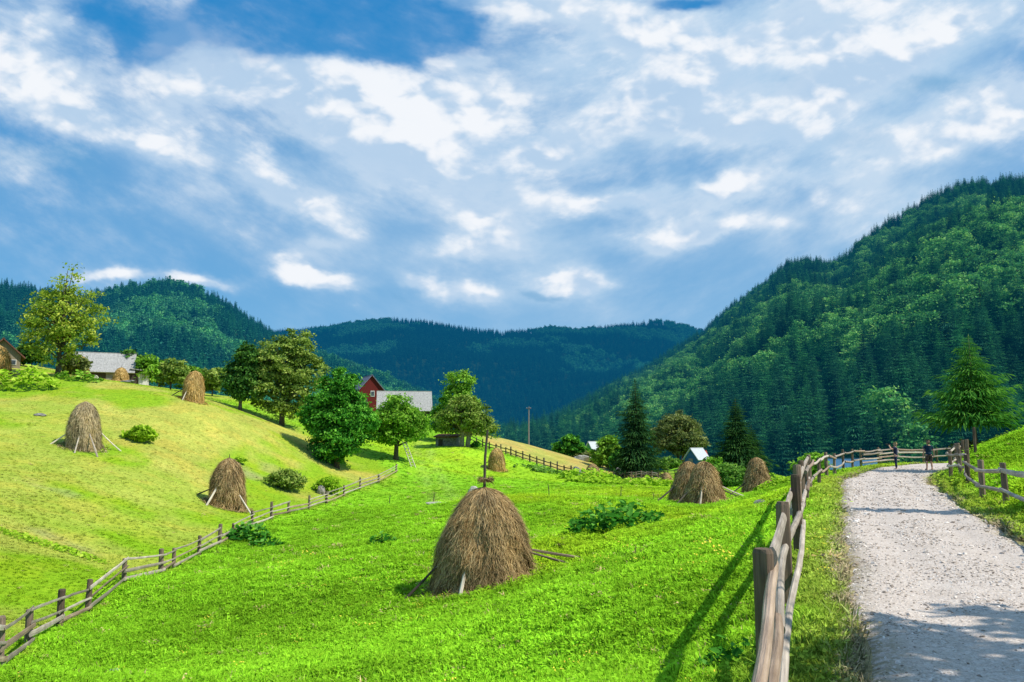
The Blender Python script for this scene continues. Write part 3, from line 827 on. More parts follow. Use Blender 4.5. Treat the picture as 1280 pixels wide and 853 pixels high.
# ------------------------------------------------------------------ haystacks
PROF = {
    'dome': ([0, .05, .24, .38, .51, .65, .78, .87, .93, .97, 1.0], [1.04, 1.0, .94, .89, .82, .71, .56, .42, .30, .17, .03]),
    'tall': ([0, .05, .25, .5, .65, .78, .88, .95, 1.0], [.86, .86, .84, .78, .69, .56, .41, .25, .05]),
    'cone': ([0, .05, .25, .5, .7, .82, .9, .96, 1.0], [1.10, 1.04, .91, .74, .57, .45, .34, .22, .05]),
    'heap': ([0, .1, .4, .7, .9, 1.0], [1.1, 1.05, .9, .62, .3, .04]),
}
def haystack(label, px, py, d, h, rad, prof, n, mat, seed, props=(), pole=0.0, group='haystacks standing on the meadows', twist=False, polem=None, lean=0.0):
    rg = np.random.default_rng(seed)
    base = ground_at(px, py, d)
    root = thing('haystack', label, 'haystack', base, 0, group)
    zf, rf = PROF[prof]
    na, nz_ = 56, 26
    A = np.arange(na) / na * 2 * math.pi
    fz = np.linspace(0, 1, nz_) ** .9
    def lump(a, f):
        x_, y_ = np.cos(a) * 1.6 + seed * 1.7, np.sin(a) * 1.6 + seed * .9
        return 1 + .34 * (fbm(x_ * .9 + f * 1.1, y_ * 1.3 + f * 2.7, 4) - .5) + .05 * (fbm(x_ * 5, y_ * 5 + f * 6, 2) - .5)
    gb = Z(base[0] + rad * np.cos(A), base[1] + rad * np.sin(A)) - base[2]
    def surf(a, f):
        r = rad * np.interp(f, zf, rf) * lump(a, f)
        g = np.interp(np.mod(a, 2 * math.pi), np.append(A, 2 * math.pi), np.append(gb, gb[0]))
        z_ = f * h + g * (1 - f) ** 1.5 - .04 * (f == 0)
        return np.stack([r * np.cos(a) + lean * f * h, r * np.sin(a), z_], -1)
    aa, f2 = np.meshgrid(A, fz)
    V = surf(aa, f2)
    idx = np.arange(na * nz_).reshape(nz_, na); nx = np.roll(idx, -1, 1)
    Q = np.stack([idx[:-1], nx[:-1], nx[1:], idx[1:]], -1).reshape(-1, 4)
    mb = MB(); mb.add(V.reshape(-1, 3) * np.array([.985, .985, 1]), Q, rnd=.25)
    # loose straws hanging down the flanks
    a0 = rg.uniform(0, 2 * math.pi, n); f0 = rg.random(n) ** .85 * .99
    ln = rg.uniform(.10, .42, n) * (h / 3.0)
    p0 = surf(a0, f0)
    f1 = np.clip(f0 - ln / h, -.0, 1); a1 = a0 + rg.normal(size=n) * .11
    p1 = surf(a1, f1)
    outd = np.stack([np.cos(a0), np.sin(a0), np.full(n, .15)], -1)
    p0 = p0 + outd * .012
    p1 = p1 + outd * (np.abs(rg.normal(size=n)) * .075 + .02)[:, None] * (h / 3) + np.stack([0 * a0, 0 * a0, -rg.random(n) * .05 * (f1 < .03)], -1)
    wv = np.stack([-np.sin(a0), np.cos(a0), rg.normal(size=n) * .3], -1) * (rg.uniform(.0025, .0075, n) * max(1.0, d / 28))[:, None]
    mid = (p0 + p1) / 2 + outd * (.02 + .02 * rg.random(n))[:, None]
    Vq = np.stack([p0 - wv, p0 + wv, mid + wv, mid - wv], 1); Vq2 = np.stack([mid - wv, mid + wv, p1 + wv * .5, p1 - wv * .5], 1)
    rn = np.clip(rg.normal(.5, .27, n), 0, 1)
    mb.quads(Vq, rn); mb.quads(Vq2, np.clip(rn + .1, 0, 1))
    q = n // 9; ga = rg.uniform(0, 6.283, q); gr = rad * (1.0 + np.abs(rg.normal(size=q)) * .16)
    gx_, gy_ = np.cos(ga) * gr, np.sin(ga) * gr
    gp = np.stack([gx_, gy_, Z(base[0] + gx_, base[1] + gy_) - base[2] + rg.uniform(.02, .12, q)], 1)
    ga2 = rg.uniform(0, 6.283, q); dl = np.stack([np.cos(ga2), np.sin(ga2), rg.normal(size=q) * .25], 1) * rg.uniform(.06, .2, q)[:, None]
    gw = np.stack([-np.sin(ga2), np.cos(ga2), 0 * ga2], 1) * .007 * max(1.0, d / 28)
    mb.quads(np.stack([gp - dl - gw, gp - dl + gw, gp + dl + gw, gp + dl - gw], 1), rg.uniform(.3, 1, q))
    mb.build('hay', mat, root)
    if pole:
        pm = MB(); pm.tube([[lean * h, 0, h * .8], [lean * h + .03, 0, h + pole * .5], [lean * h + .10 * pole / 1.7, 0, h + pole]], [.05, .045, .035] if pole > .8 else [.03, .03, .02], 8, rough=.08, seed=seed)
        pm.build('centre_pole', polem or M_pole, root)
    if twist:
        tm = MB()
        k = np.linspace(0, 2 * math.pi, 15)
        tm.tube(np.stack([lean * h + .05 + .12 * np.cos(k), .12 * np.sin(k), h + .22 + .03 * np.sin(3 * k)], 1), .05, 7, rnd=.6, rough=.2, seed=3)
        m_ = 160; ph = rg.uniform(0, 6.28, m_); q0 = np.stack([lean * h + .05 + .14 * np.cos(ph), .14 * np.sin(ph), h + .22 + .04 * rg.normal(size=m_)], 1)
        q1 = q0 + np.stack([np.cos(ph) * .13, np.sin(ph) * .13, -.02 + .07 * rg.normal(size=m_)], 1); w_ = np.array([0, 0, .008])
        tm.quads(np.stack([q0 - w_, q0 + w_, q1 + w_ * .5, q1 - w_ * .5], 1), rg.random(m_))
        tm.build('hay_twist', mat, root)
    for (ang, reach, top_f, rr, pm_, over) in props:
        a = R(ang)
        tp = surf(np.array([a]), np.array([top_f]))[0] * np.array([.86, .86, 1]) + np.array([0, 0, .03])
        ex, ey = math.cos(a) * (rad + reach), math.sin(a) * (rad + reach)
        gz = zg(base[0] + ex, base[1] + ey) - base[2]
        e = np.array([ex, ey, gz - .03])
        t2 = tp + (tp - e) / np.linalg.norm(tp - e) * over
        pmb = MB(); pmb.tube(resample(np.array([e, (e + t2) / 2 + rg.normal(size=3) * .03, t2]), 6), [rr * 1.1, rr * 1.05, rr, rr * .95, rr * .9, rr * .85], 7, rnd=rg.random(), rough=.1, seed=seed + ang)
        pmb.build('support_pole', pm_, root)
    return root

haystack('big grey-brown haystack with a tall pole and hay knot in the green meadow', 601, 730, 25, 2.98, 1.45, 'dome', 30000, M_hay, 3,
         [(200, 1.0, .34, .035, M_pole, .1), (252, .32, .40, .055, M_palepole, .05), (-12, 1.4, .30, .036, M_post, .1), (2, 1.75, .30, .042, M_post, .1)], 1.75, twist=True, lean=.03)
haystack('tall bleached haystack propped by thin poles, upper left on the mown hillside', 104, 553, 61, 3.5, 1.42, 'tall', 5000, M_haypale, 4,
         [(205, .75, .30, .05, M_palepole, .05), (285, .9, .35, .05, M_palepole, .05), (318, 1.5, .38, .05, M_palepole, .05), (30, 1.2, .4, .05, M_palepole, .05)], .0)
haystack('rounded brown haystack just above the plank fence on the mown hillside', 284, 631, 58, 3.5, 1.40, 'tall', 6000, M_hay, 5,
         [(245, .55, .42, .07, M_palepole, .05), (-30, 1.2, .35, .05, M_palepole, .05), (170, 1.0, .3, .05, M_pole, .05)], .25)
haystack('golden haystack at the upper edge of the mown hillside beside the dark trees', 241, 500, 82, 3.05, 1.25, 'tall', 3000, M_haygold, 6,
         [(255, .4, .4, .05, M_palepole, .05), (185, .9, .35, .05, M_pole, .05)], .3, lean=.04)
haystack('front haystack of the shaggy pair standing close together near the road', 881, 626, 55, 2.85, 1.42, 'cone', 5000, M_hay, 7,
         [(205, .95, .35, .05, M_pole, .1), (248, .7, .42, .055, M_palepole, .05), (-8, 1.3, .4, .05, M_palepole, .1), (5, 1.1, .3, .05, M_pole, .05)], .0)
haystack('shaggy cone haystack partly hidden behind its twin near the road', 861, 622, 58.5, 2.9, 1.35, 'cone', 4000, M_hay, 8,
         [(200, 1.3, .4, .06, M_pole, .1), (250, .6, .4, .05, M_palepole, .05)], .0)
haystack('blunt brown haystack standing alone next to the roadside fence', 947, 612, 62, 2.75, 1.18, 'cone', 4000, M_hay, 9,
         [(195, 1.5, .35, .05, M_pole, .1), (270, .35, .25, .05, M_palepole, .02)], .0)
haystack('small golden haystack behind the tall pole by the hay field fence', 621, 588, 101, 2.75, 1.22, 'tall', 2500, M_haygold, 10, [(190, .9, .4, .05, M_pole, .1)], .0)
haystack('low slumped brown hay heap at the lower edge of the hay field', 741, 595, 106, 1.75, 1.15, 'heap', 1500, M_hay, 11)
haystack('second low hay heap, flattened and trailing right of the slumped one', 752, 601, 104, .95, 1.3, 'heap', 900, M_haygold, 15)
haystack('tiny rounded haystack in the hollow right of the big spruce', 833, 604, 110, 1.6, .95, 'dome', 1200, M_hay, 12)
haystack('pale haystack cut off by the left border of the picture', -3, 462, 84, 3.2, 1.4, 'tall', 2000, M_haygold, 13)
haystack('little golden haystack in front of the grey-roofed barn', 151, 476, 101, 1.9, 1.0, 'dome', 1500, M_haygold, 14, (), .3)
haystack('small golden haystack half hidden beneath the tall left tree', 101, 473, 95, 2.4, 1.0, 'tall', 1500, M_haygold, 16)

# ------------------------------------------------------------------ fences
def post(root, x, y, h, r, seed, mat=M_post, sq=0.0, name='post', lean=(0, 0)):
    mb = MB(); z0 = zg(x, y)
    b = np.array([x, y, z0]) - np.array(root.location)
    tp = b + np.array([lean[0], lean[1], h])
    mb.tube([b + [0, 0, -.3], b, b * .5 + tp * .5, b * .03 + tp * .97, tp], r * np.array([1.05, 1.03, 1.0, .97, .84]), 10, rnd=np.random.default_rng(seed).random(), rough=.07, seed=seed)
    return mb.build(name, mat, root)
def rail(root, pts, r, seed, mat=M_rail, flat=1.0, wob=.03, sides=8, name='rail', taper=.8):
    rg = np.random.default_rng(seed)
    p = resample(np.array(pts, float), max(7, 4 * len(pts)))
    kk = max(3, len(p) // 4); wk = rg.normal(size=(kk, 3)) * wob * 1.3; w = resample(np.stack([np.interp(np.linspace(0, kk - 1, len(p)), np.arange(kk), wk[:, q]) for q in range(3)], 1), len(p))
    w = w + rg.normal(size=p.shape) * wob * .12
    p = p + w - np.array(root.location)
    mb = MB(); mb.tube(p, np.linspace(r, r * taper, len(p)), sides, rnd=rg.random(), rough=.08, seed=seed, flat=flat)
    return mb.build(name, mat, root)

# fence below the mown hillside
fr = thing('plank_fence', 'long weathered plank fence running up the left side of the green meadow', 'fence', left_fence[2])
for k, p in enumerate(left_fence):
    post(fr, p[0], p[1], 1.0 + .14 * math.sin(k * 2.3) + (.1 if k % 4 == 0 else 0), .085 + .02 * (k % 3 == 0), 50 + k, lean=(.03 * math.sin(k * 5), 0))
for k in range(len(left_fence) - 1):
    a, b = left_fence[k], left_fence[k + 1]
    for j, hh in enumerate((.86, .52, .22)):
        if k in (9, 13) and j == 0: continue
        o = np.array([.10, -.04, 0])
        e = (b - a) * .05
        za, zb = zg(a[0], a[1]), zg(b[0], b[1])
        rail(fr, [np.array([a[0], a[1], za + hh + .05 * math.sin(k * 3.1 + j)]) + o - e, np.array([b[0], b[1], zb + hh + .05 * math.sin(k * 1.7 + j * 2)]) + o + e],   .046 + .026 * (j == 2 or (k * 3 + j) % 4 == 0), 300 + k * 5 + j, [M_rail, M_rail, M_brownrail][(k + j) % 3] if j else M_rail, flat=.35, wob=.018, sides=7)

# roadside fence on the left of the road
fq = thing('pole_fence', 'rustic pole fence with thick round posts curving along the left edge of the gravel road', 'fence', (2.13, 6.9, 0))
hts = [1.2, 1.2, 1.17, 1.36, 1.42, 1.50, 1.42, 1.32, 1.40, 1.25, 1.3, 1.35, 1.35, 1.35, 1.3, 1.35, 1.35, 1.4, 1.3, 1.3]
rads = [.10, .10, .084, .084, .084, .084, .08, .08, .085, .08, .08, .08, .08, .08, .08, .08, .085, .08, .08, .08]
for k, (x, y) in enumerate(RF):
    if k <= 1: continue
    post(fq, x, y, hts[k], rads[k], 500 + k, lean=(.02 * math.sin(k * 3), 0))
# doubled posts where the fence turns
post(fq, 6.35, 18.0, 1.25, .09, 530); post(fq, 9.0, 25.6, 1.3, .085, 531); post(fq, 33.2, 62.9, 1.3, .08, 532)
def rf_pt(s, off, h):
    i = int(min(max(s, 0), len(RF) - 1.001)); f = s - i
    a, b = RF[i], RF[i + 1]
    t = (b - a) / np.linalg.norm(b - a); nrm = np.array([t[1], -t[0]])
    p = a + (b - a) * f + nrm * off
    return np.array([p[0], p[1], zg(p[0], p[1]) + h])
near_rails = [  # poles lashed along the road side of the nearest posts: points as (place, height is in the point), radius, material, flatness
    ([(966, 694, 6.9), (976, 655, 9.6), (986, 625, 13.5), (996, 601, 19.0)], .085, M_rail, .5),
    ([(965, 706, 7.25), (957, 770, 5.6), (947, 860, 4.3), (930, 1010, 3.1), (890, 1300, 2.1)], .043, M_brownrail, 1),
    ([(1003, 628, 16.5), (992, 660, 12.5), (981, 694, 10), (975, 745, 7.7), (973.5, 788, 6.55)], .055, M_rail, 1),
    ([(975, 772, 6.8), (970, 850, 5.2), (962, 990, 3.7), (945, 1300, 2.3)], .046, M_brownrail, .9),
    ([(1007, 652, 15.0), (995, 700, 11.0), (986, 748, 8.6), (981, 853, 6.0), (976, 1010, 4.2), (966, 1350, 2.7)], .042, M_rail, 1),
    ([(989, 640, 14.5), (999, 596, 20), (1005, 580, 26), (1010, 573, 30)], .075, M_rail, .8),
    ([(1000, 640, 17.5), (1007, 612, 24), (1013, 598, 31)], .058, M_rail, 1)]
for k, (pp, r_, m_, fl) in enumerate(near_rails):
    rail(fq, [at(*q) for q in pp], r_, 600 + k, m_, fl, .016, 10)
for k in range(6, len(RF) - 1):
    for j, hh in enumerate((1.12, .58)):
        rail(fq, [rf_pt(k - .08, .12, hh + .04 * math.sin(k * 2.1 + j)), rf_pt(k + .5, .12, hh - .01 + .04 * math.cos(k * 3.3)), rf_pt(k + 1.08, .12, hh + .04 * math.sin((k + 1) * 2.1 + j) + .02)], .06, 640 + 3 * k + j, [M_rail, M_brownrail, M_rail][(k + j) % 3], .9, .03)
for k, hh in ((14, .85), (15, .85), (16, .85), (15, .32), (14, .32)):
    rail(fq, [rf_pt(k - .1, .16, hh), rf_pt(k + 1.1, .16, hh + .05)], .07, 720 + k + int(hh * 10), M_rail, .8, .03)

# fence on the right of the road
fs = thing('rail_fence', 'grey rail fence with pointed posts on the grassy bank right of the road', 'fence', (14, 23, 0))
rp = [(9.6, 13.6), (11.2, 16.6), (12.6, 19.4), (14.05, 23.0), (14.95, 25.7), (17.3, 30.6), (18.9, 33.4), (20.15, 36.2), (20.9, 38.4), (22.3, 40.3), (23.9, 42.6)]
for k, (x, y) in enumerate(rp):
    post(fs, x, y, 1.22 + .05 * math.sin(k * 2), .085, 800 + k, lean=(-.04 * (k % 2), 0))
post(fs, 21.6, 38.9, 1.25, .08, 815); post(fs, 21.3, 37.6, 1.3, .08, 816); post(fs, 22.6, 39.2, 1.3, .07, 817)
for k in range(len(rp) - 1):
    (x0, y0), (x1, y1) = rp[k], rp[k + 1]
    for j, hh in enumerate((.98, .46)):
        o = np.array([-.11, -.02, 0])
        z0, z1 = zg(x0, y0), zg(x1, y1)
        e = np.array([x1 - x0, y1 - y0, 0]) * .06
        rail(fs, [np.array([x0, y0, z0 + hh + .05 * math.sin(k + j)]) + o - e, np.array([(x0 + x1) / 2, (y0 + y1) / 2, (z0 + z1) / 2 + hh - .015]) + o, np.array([x1, y1, z1 + hh + .05 * math.sin(k + 1 + j)]) + o + e], .085 if j == 0 and k < 3 else .062, 830 + 2 * k + j, M_rail, .4 if j == 0 and k < 3 else .9, .02)

def small_fence(label, pts, ph, pr, hs, rr, seed, sub=4, mp=M_post, mr=M_rail):
    P = np.array([ground_at(*p) for p in pts])
    root = thing('field_fence', label, 'fence', P[0])
    n = (len(P) - 1) * sub + 1
    Q = np.stack([np.interp(np.linspace(0, len(P) - 1, n), np.arange(len(P)), P[:, k]) for k in range(3)], 1)
    Q[:, 2] = Z(Q[:, 0], Q[:, 1])
    for k, q in enumerate(Q): post(root, q[0], q[1], ph * (1 + .12 * math.sin(k * 2.7 + seed)), pr, seed + k, mp)
    for k in range(n - 1):
        for j, hh in enumerate(hs):
            rail(root, [Q[k] + [0, -.1, hh + .04 * math.sin(k * 2 + j)], Q[k + 1] + [0, -.1, hh + .04 * math.sin(k * 3 + j)]], rr, seed + 40 + k * 3 + j, mr, .6, .02, 6)
    return root
small_fence('dark rail fence along the lower edge of the yellow hay field', [(588, 545, 126), (620, 563, 117), (645, 575, 112), (680, 589, 108), (714, 599, 104)], 1.15, .10, (.35, .8), .075, 900, 4, M_pole, M_pole)
small_fence('grey rail fence behind the twin spruces below the hay field', [(772, 584, 128), (795, 596, 118), (822, 604, 113)], 1.2, .09, (.35, .8, 1.1), .07, 950, 4, M_post, M_rail)
small_fence('faint dark fence across the hollow behind the tiny haystack', [(800, 594, 122), (835, 599, 119), (862, 600, 118)], 1.1, .07, (.45, .9), .05, 980, 3, M_pole, M_pole)

# ------------------------------------------------------------------ trees one can tell apart
L_tall = leaf_mat('yellow_green_leaves', (0.078, 0.155, 0.019), (0.271, 0.403, 0.046), (0.627, 0.651, 0.109), .35)
L_olive = leaf_mat('olive_leaves', (0.064, 0.132, 0.023), (0.228, 0.341, 0.062), (0.471, 0.558, 0.139), .3)
L_deep = leaf_mat('deep_green_leaves', (0.014, 0.085, 0.019), (0.064, 0.264, 0.028), (0.257, 0.620, 0.078), .3)
L_apple = leaf_mat('apple_leaves', (0.057, 0.163, 0.019), (0.200, 0.419, 0.039), (0.442, 0.713, 0.109), .35)
L_dark = leaf_mat('dark_leaves', (0.014, 0.054, 0.019), (0.057, 0.171, 0.031), (0.171, 0.326, 0.062), .25)
L_dull = leaf_mat('dull_brown_green_leaves', (0.057, 0.085, 0.031), (0.171, 0.217, 0.070), (0.357, 0.388, 0.139), .3)
L_bright = leaf_mat('bright_shrub_leaves', (.14, .27, .015), (.36, .60, .035), (.64, .80, .10), .4)
L_willow = leaf_mat('willow_leaves', (.05, .14, .02), (.16, .34, .05), (.33, .52, .12), .35)
L_burdock = leaf_mat('broad_weed_leaves', (.012, .08, .012), (.05, .22, .02), (.20, .48, .08), .3)
N_spruce = leaf_mat('spruce_needles', (0.007, 0.030, 0.014), (0.025, 0.084, 0.027), (0.093, 0.203, 0.047), .2)
N_larch = leaf_mat('young_spruce_needles', (0.015, 0.081, 0.016), (0.075, 0.257, 0.041), (0.248, 0.513, 0.081), .3)

def tree(name, label, px, py, d, h, lobes, ncl, per, leaf, seed, mat, bark=M_bark, group=None, z=None, **kw):
    b = ground_at(px, py, d)
    t = thing(name, label, 'tree', b, 0, group)
    c, tr = broadleaf(h, lobes, ncl, per, leaf, seed, **kw)
    c.build('crown', mat, t); tr.build('trunk', bark, t, True)
    return t
def conifer(name, label, px, py, d, h, rad, whorls, per, segs, seed, mat, loc=None, bark=M_bark, **kw):
    b = ground_at(px, py, d) if loc is None else loc
    t = thing(name, label, 'tree', b)
    c, tr = spruce(h, rad, whorls, per, segs, seed, **kw)
    c.build('crown', mat, t); tr.build('trunk', bark, t, True)
    return t

def hpx(y0, y1, d): return abs(y1 - y0) * d / F
tree('tall_tree', 'tall sparse-topped yellow-green tree at the far left above the hay meadow', 72, 471, 85, hpx(470, 314, 85),
     [(0, 0, .40, .27, .24, .15), (.20, .03, .47, .16, .15, .10), (-.20, 0, .49, .16, .15, .09), (.06, 0, .55, .25, .22, .10), (-.08, .05, .62, .19, .15, .08), (.12, 0, .66, .16, .12, .05), (.04, 0, .74, .10, .10, .10), (-.10, .0, .80, .08, .07, .06), (.12, 0, .80, .08, .07, .05), (.03, 0, .91, .05, .045, .08), (-.08, -.05, .28, .2, .15, .1), (.14, -.05, .30, .18, .15, .10), (.0, -.05, .17, .16, .15, .08)],
     300, 34, .15, 31, L_tall, spread=.7, trunk_r=.22, limbs=60)
tree('dark_tree', 'narrow dark green tree beside the golden haystack on the hillside', 300, 512, 92, hpx(512, 424, 92), [(0, 0, .45, .22, .22, .3), (.06, 0, .72, .15, .15, .22), (-.12, 0, .4, .15, .15, .2), (.16, 0, .35, .15, .15, .2)], 220, 54, .165, 32, L_dark, spread=.6)
tree('orchard_tree', 'large rounded olive-green tree on the slope left of the dense dark one', 352, 530, 94, hpx(531, 405, 94),
     [(0, 0, .62, .33, .3, .26), (.1, 0, .8, .2, .2, .16), (-.2, 0, .55, .18, .2, .2), (.24, 0, .5, .2, .2, .22), (-.1, -.05, .35, .22, .2, .2), (.12, -.05, .30, .22, .2, .2), (0, 0, .15, .2, .18, .1)], 470, 56, .15, 33, L_olive, spread=.62, limbs=40)
tree('dense_tree', 'dense deep-green leafy tree standing by the fence at the lower end of the hillside', 421, 584, 85, hpx(584, 457, 85),
     [(0, 0, .52, .31, .28, .3), (.02, 0, .8, .19, .19, .17), (-.2, 0, .5, .16, .18, .2), (.21, 0, .42, .17, .18, .2), (0, -.08, .25, .25, .2, .18), (-.06, 0, .12, .16, .16, .1)], 520, 84, .15, 34, L_deep, spread=.66, limbs=20)
tree('apple_tree', 'spreading light green fruit tree with a ladder against its trunk', 495, 577, 93, hpx(577, 496, 93),
     [(0, 0, .62, .42, .36, .22), (.22, 0, .55, .24, .24, .2), (-.24, 0, .5, .25, .25, .2), (.02, -.1, .82, .25, .22, .14), (-.1, -.1, .36, .3, .2, .12), (.28, -.05, .42, .2, .16, .12)], 400, 54, .15, 35, L_apple, spread=.6, trunk_r=.26, limbs=40)
tree('fruit_tree', 'upright tree with a rounded top, taller one of the pair right of the grey barn', 572, 556, 118, hpx(556, 463, 118), [(.02, 0, .85, .20, .2, .15), (.0, 0, .62, .22, .2, .2), (-.16, 0, .42, .2, .2, .2), (.2, 0, .45, .14, .18, .2), (-.3, 0, .3, .16, .15, .16)], 290, 52, .16, 36, L_apple, spread=.62, trunk_r=.2)
tree('fruit_tree', 'wide low olive fruit tree in front of the taller one, beside the stone hut', 581, 560, 110, hpx(560, 495, 110), [(0, 0, .62, .5, .42, .3), (.3, 0, .45, .3, .3, .25), (-.3, 0, .5, .28, .3, .25), (.0, -.1, .82, .3, .28, .16), (.42, 0, .3, .2, .2, .16)], 330, 54, .15, 37, L_olive, bark=M_palebark, spread=.6, trunk_r=.26, stems=2, limbs=34)
# trees and bushes beyond the crest of the left meadow
for k, (px, py, d, top, wd, mat, lab) in enumerate([(163, 486, 108, 437, .34, L_dark, 'small dark tree at the right end of the grey-roofed barn'), (182, 487, 106, 444, .34, L_apple, 'slim green tree in front of the white lean-to of the barn'), (213, 489, 112, 444, .48, L_olive, 'bushy green tree just right of the barn at the left'),
        (238, 490, 118, 452, .6, L_apple, 'low rounded green tree behind the golden haystack'), (265, 496, 116, 458, .6, L_olive, 'yellowish low tree between the golden haystack and the dark tree'), (198, 484, 125, 450, .5, L_dark, 'dark bushy tree half hidden behind the barn end'), (38, 470, 96, 440, .7, L_dark, 'dark round bush left of the tall tree trunk'), (92, 472, 92, 446, .6, L_dull, 'brownish bush leaning on the right of the tall tree trunk')]):
    hh = hpx(py, top, d)
    tree('small_tree', lab, px, py, d, hh, [(0, 0, .6, wd * .8, wd * .8, .33), (wd * .4, 0, .45, wd * .5, wd * .5, .25), (-wd * .4, 0, .4, wd * .5, wd * .5, .25)], 110, 34, .2, 400 + k, mat, spread=.5, limbs=14)
def bush(label, px, py, d, h, w, ncl, per, leaf, seed, mat, name='bush', cat='bush'):
    b = ground_at(px, py, d)
    t = thing(name, label, cat, b)
    rr = w / 2 / h
    c, tr = broadleaf(h, [(0, 0, .45, rr * .8, rr * .7, .42), (rr * .5, 0, .35, rr * .55, rr * .5, .3), (-rr * .5, 0, .38, rr * .55, rr * .5, .32), (.1 * rr, -.2 * rr, .62, rr * .5, rr * .5, .3)], ncl, per, leaf, seed, spread=min(.5, h * .22), trunk_r=h * .02, limbs=12)
    c.build('foliage', mat, t); tr.build('stem', M_bark, t)
    return t
bush('round dark green bush on the crest of the hay field', 713, 569, 152, 5.0, 6.6, 170, 40, .24, 41, L_deep)
bush('pale dull bush behind the round one on the hay field crest', 727, 569, 160, 4.4, 5.2, 90, 36, .22, 42, L_dull)
bush('bright green bushy tree left of the twin spruces', 760, 590, 139, 6.2, 5.4, 170, 40, .24, 43, L_apple)
bush('small bush at the foot of the shrubs by the field wall', 776, 586, 136, 4.4, 3.5, 80, 36, .22, 44, L_deep)
bush('low greyish scrub between the field bushes', 738, 573, 150, 2.6, 5.5, 80, 30, .2, 54, L_dull)
bush('low hedge bush left of the blue shed', 832, 583, 132, 2.2, 6.0, 90, 34, .2, 45, L_willow)
bush('fluffy light green willow bush behind the haystack by the road', 912, 606, 84, 3.0, 4.6, 200, 40, .15, 46, L_willow)
bush('upright green bush between the shed and the dark spruce', 891, 594, 96, 4.9, 3.2, 130, 40, .18, 47, L_apple)
bush('willow bush trailing right behind the lone haystack', 930, 606, 80, 2.0, 2.4, 90, 36, .14, 53, L_willow)
bush('light green young tree behind the roadside fence', 1014, 585, 76, 3.6, 3.4, 150, 40, .16, 48, L_apple)
bush('yellow-green leafy shrub on the upper hillside right of the bleached haystack', 175, 543, 66, 1.45, 2.5, 80, 34, .16, 49, L_bright)
bush('straggly olive shrub on the hillside below the trees', 357, 597, 70, 1.8, 3.6, 120, 34, .12, 50, L_olive)
bush('yellow-green shrub beside the stump by the plank fence', 410, 607, 73, 1.5, 2.4, 90, 34, .13, 51, L_bright)
bush('small sprig of shrub between the shrub and the bleached haystack', 300, 562, 72, .7, 1.1, 30, 26, .11, 52, L_bright)
bush('tiny dark bush right of the stone hut', 594, 551, 112, 1.0, 1.5, 30, 26, .13, 55, L_deep)
bush('scrubby bush at the foot of the right-hand spruce', 1209, 566, 46, 1.3, 1.6, 60, 34, .1, 56, L_dull)
# spruces
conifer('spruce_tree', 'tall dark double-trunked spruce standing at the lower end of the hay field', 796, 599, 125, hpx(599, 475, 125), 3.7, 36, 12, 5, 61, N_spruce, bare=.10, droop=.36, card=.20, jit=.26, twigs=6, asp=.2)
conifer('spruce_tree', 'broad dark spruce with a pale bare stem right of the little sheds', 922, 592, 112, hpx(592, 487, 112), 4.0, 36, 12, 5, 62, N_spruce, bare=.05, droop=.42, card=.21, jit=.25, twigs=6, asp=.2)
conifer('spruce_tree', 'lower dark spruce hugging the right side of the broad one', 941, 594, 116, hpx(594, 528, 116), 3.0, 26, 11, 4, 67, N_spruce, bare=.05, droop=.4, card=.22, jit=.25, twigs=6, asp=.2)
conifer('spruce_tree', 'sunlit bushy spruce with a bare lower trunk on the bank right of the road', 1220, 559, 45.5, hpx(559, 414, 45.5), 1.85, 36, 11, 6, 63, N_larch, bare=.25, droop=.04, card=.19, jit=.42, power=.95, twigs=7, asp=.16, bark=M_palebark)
tree('dull_tree', 'broad dull brown-green tree behind the blue shed', 848, 586, 136, hpx(586, 514, 136), [(0, 0, .58, .42, .4, .34), (.25, 0, .45, .25, .25, .26), (-.25, 0, .5, .25, .25, .28), (.05, 0, .8, .22, .22, .18)], 330, 56, .17, 38, L_dull, spread=.7)
# trees just outside the right edge that shade the road
tree('roadside_tree', 'broad leafy tree right of the road at the edge of view', 640 + F * 12.1 / 4.3, 700, 4.3, 10.4, [(0, 0, .66, .27, .25, .25), (.15, 0, .5, .16, .16, .2), (-.12, 0, .52, .16, .16, .2), (0, .12, .78, .16, .16, .16)], 150, 30, .2, 39, L_apple, spread=.55)
conifer('slim_tree', 'slim young spruce right of the road outside the bend', 0, 0, 0, 11.5, .9, 22, 7, 3, 64, N_larch, loc=(17.6, 19.6, zg(17.6, 19.6)), bare=.3)
conifer('slim_tree', 'second slim spruce on the bank right of the road', 0, 0, 0, 9.0, 1.3, 22, 7, 3, 65, N_larch, loc=(22.5, 24.5, zg(22.5, 24.5)), bare=.15)

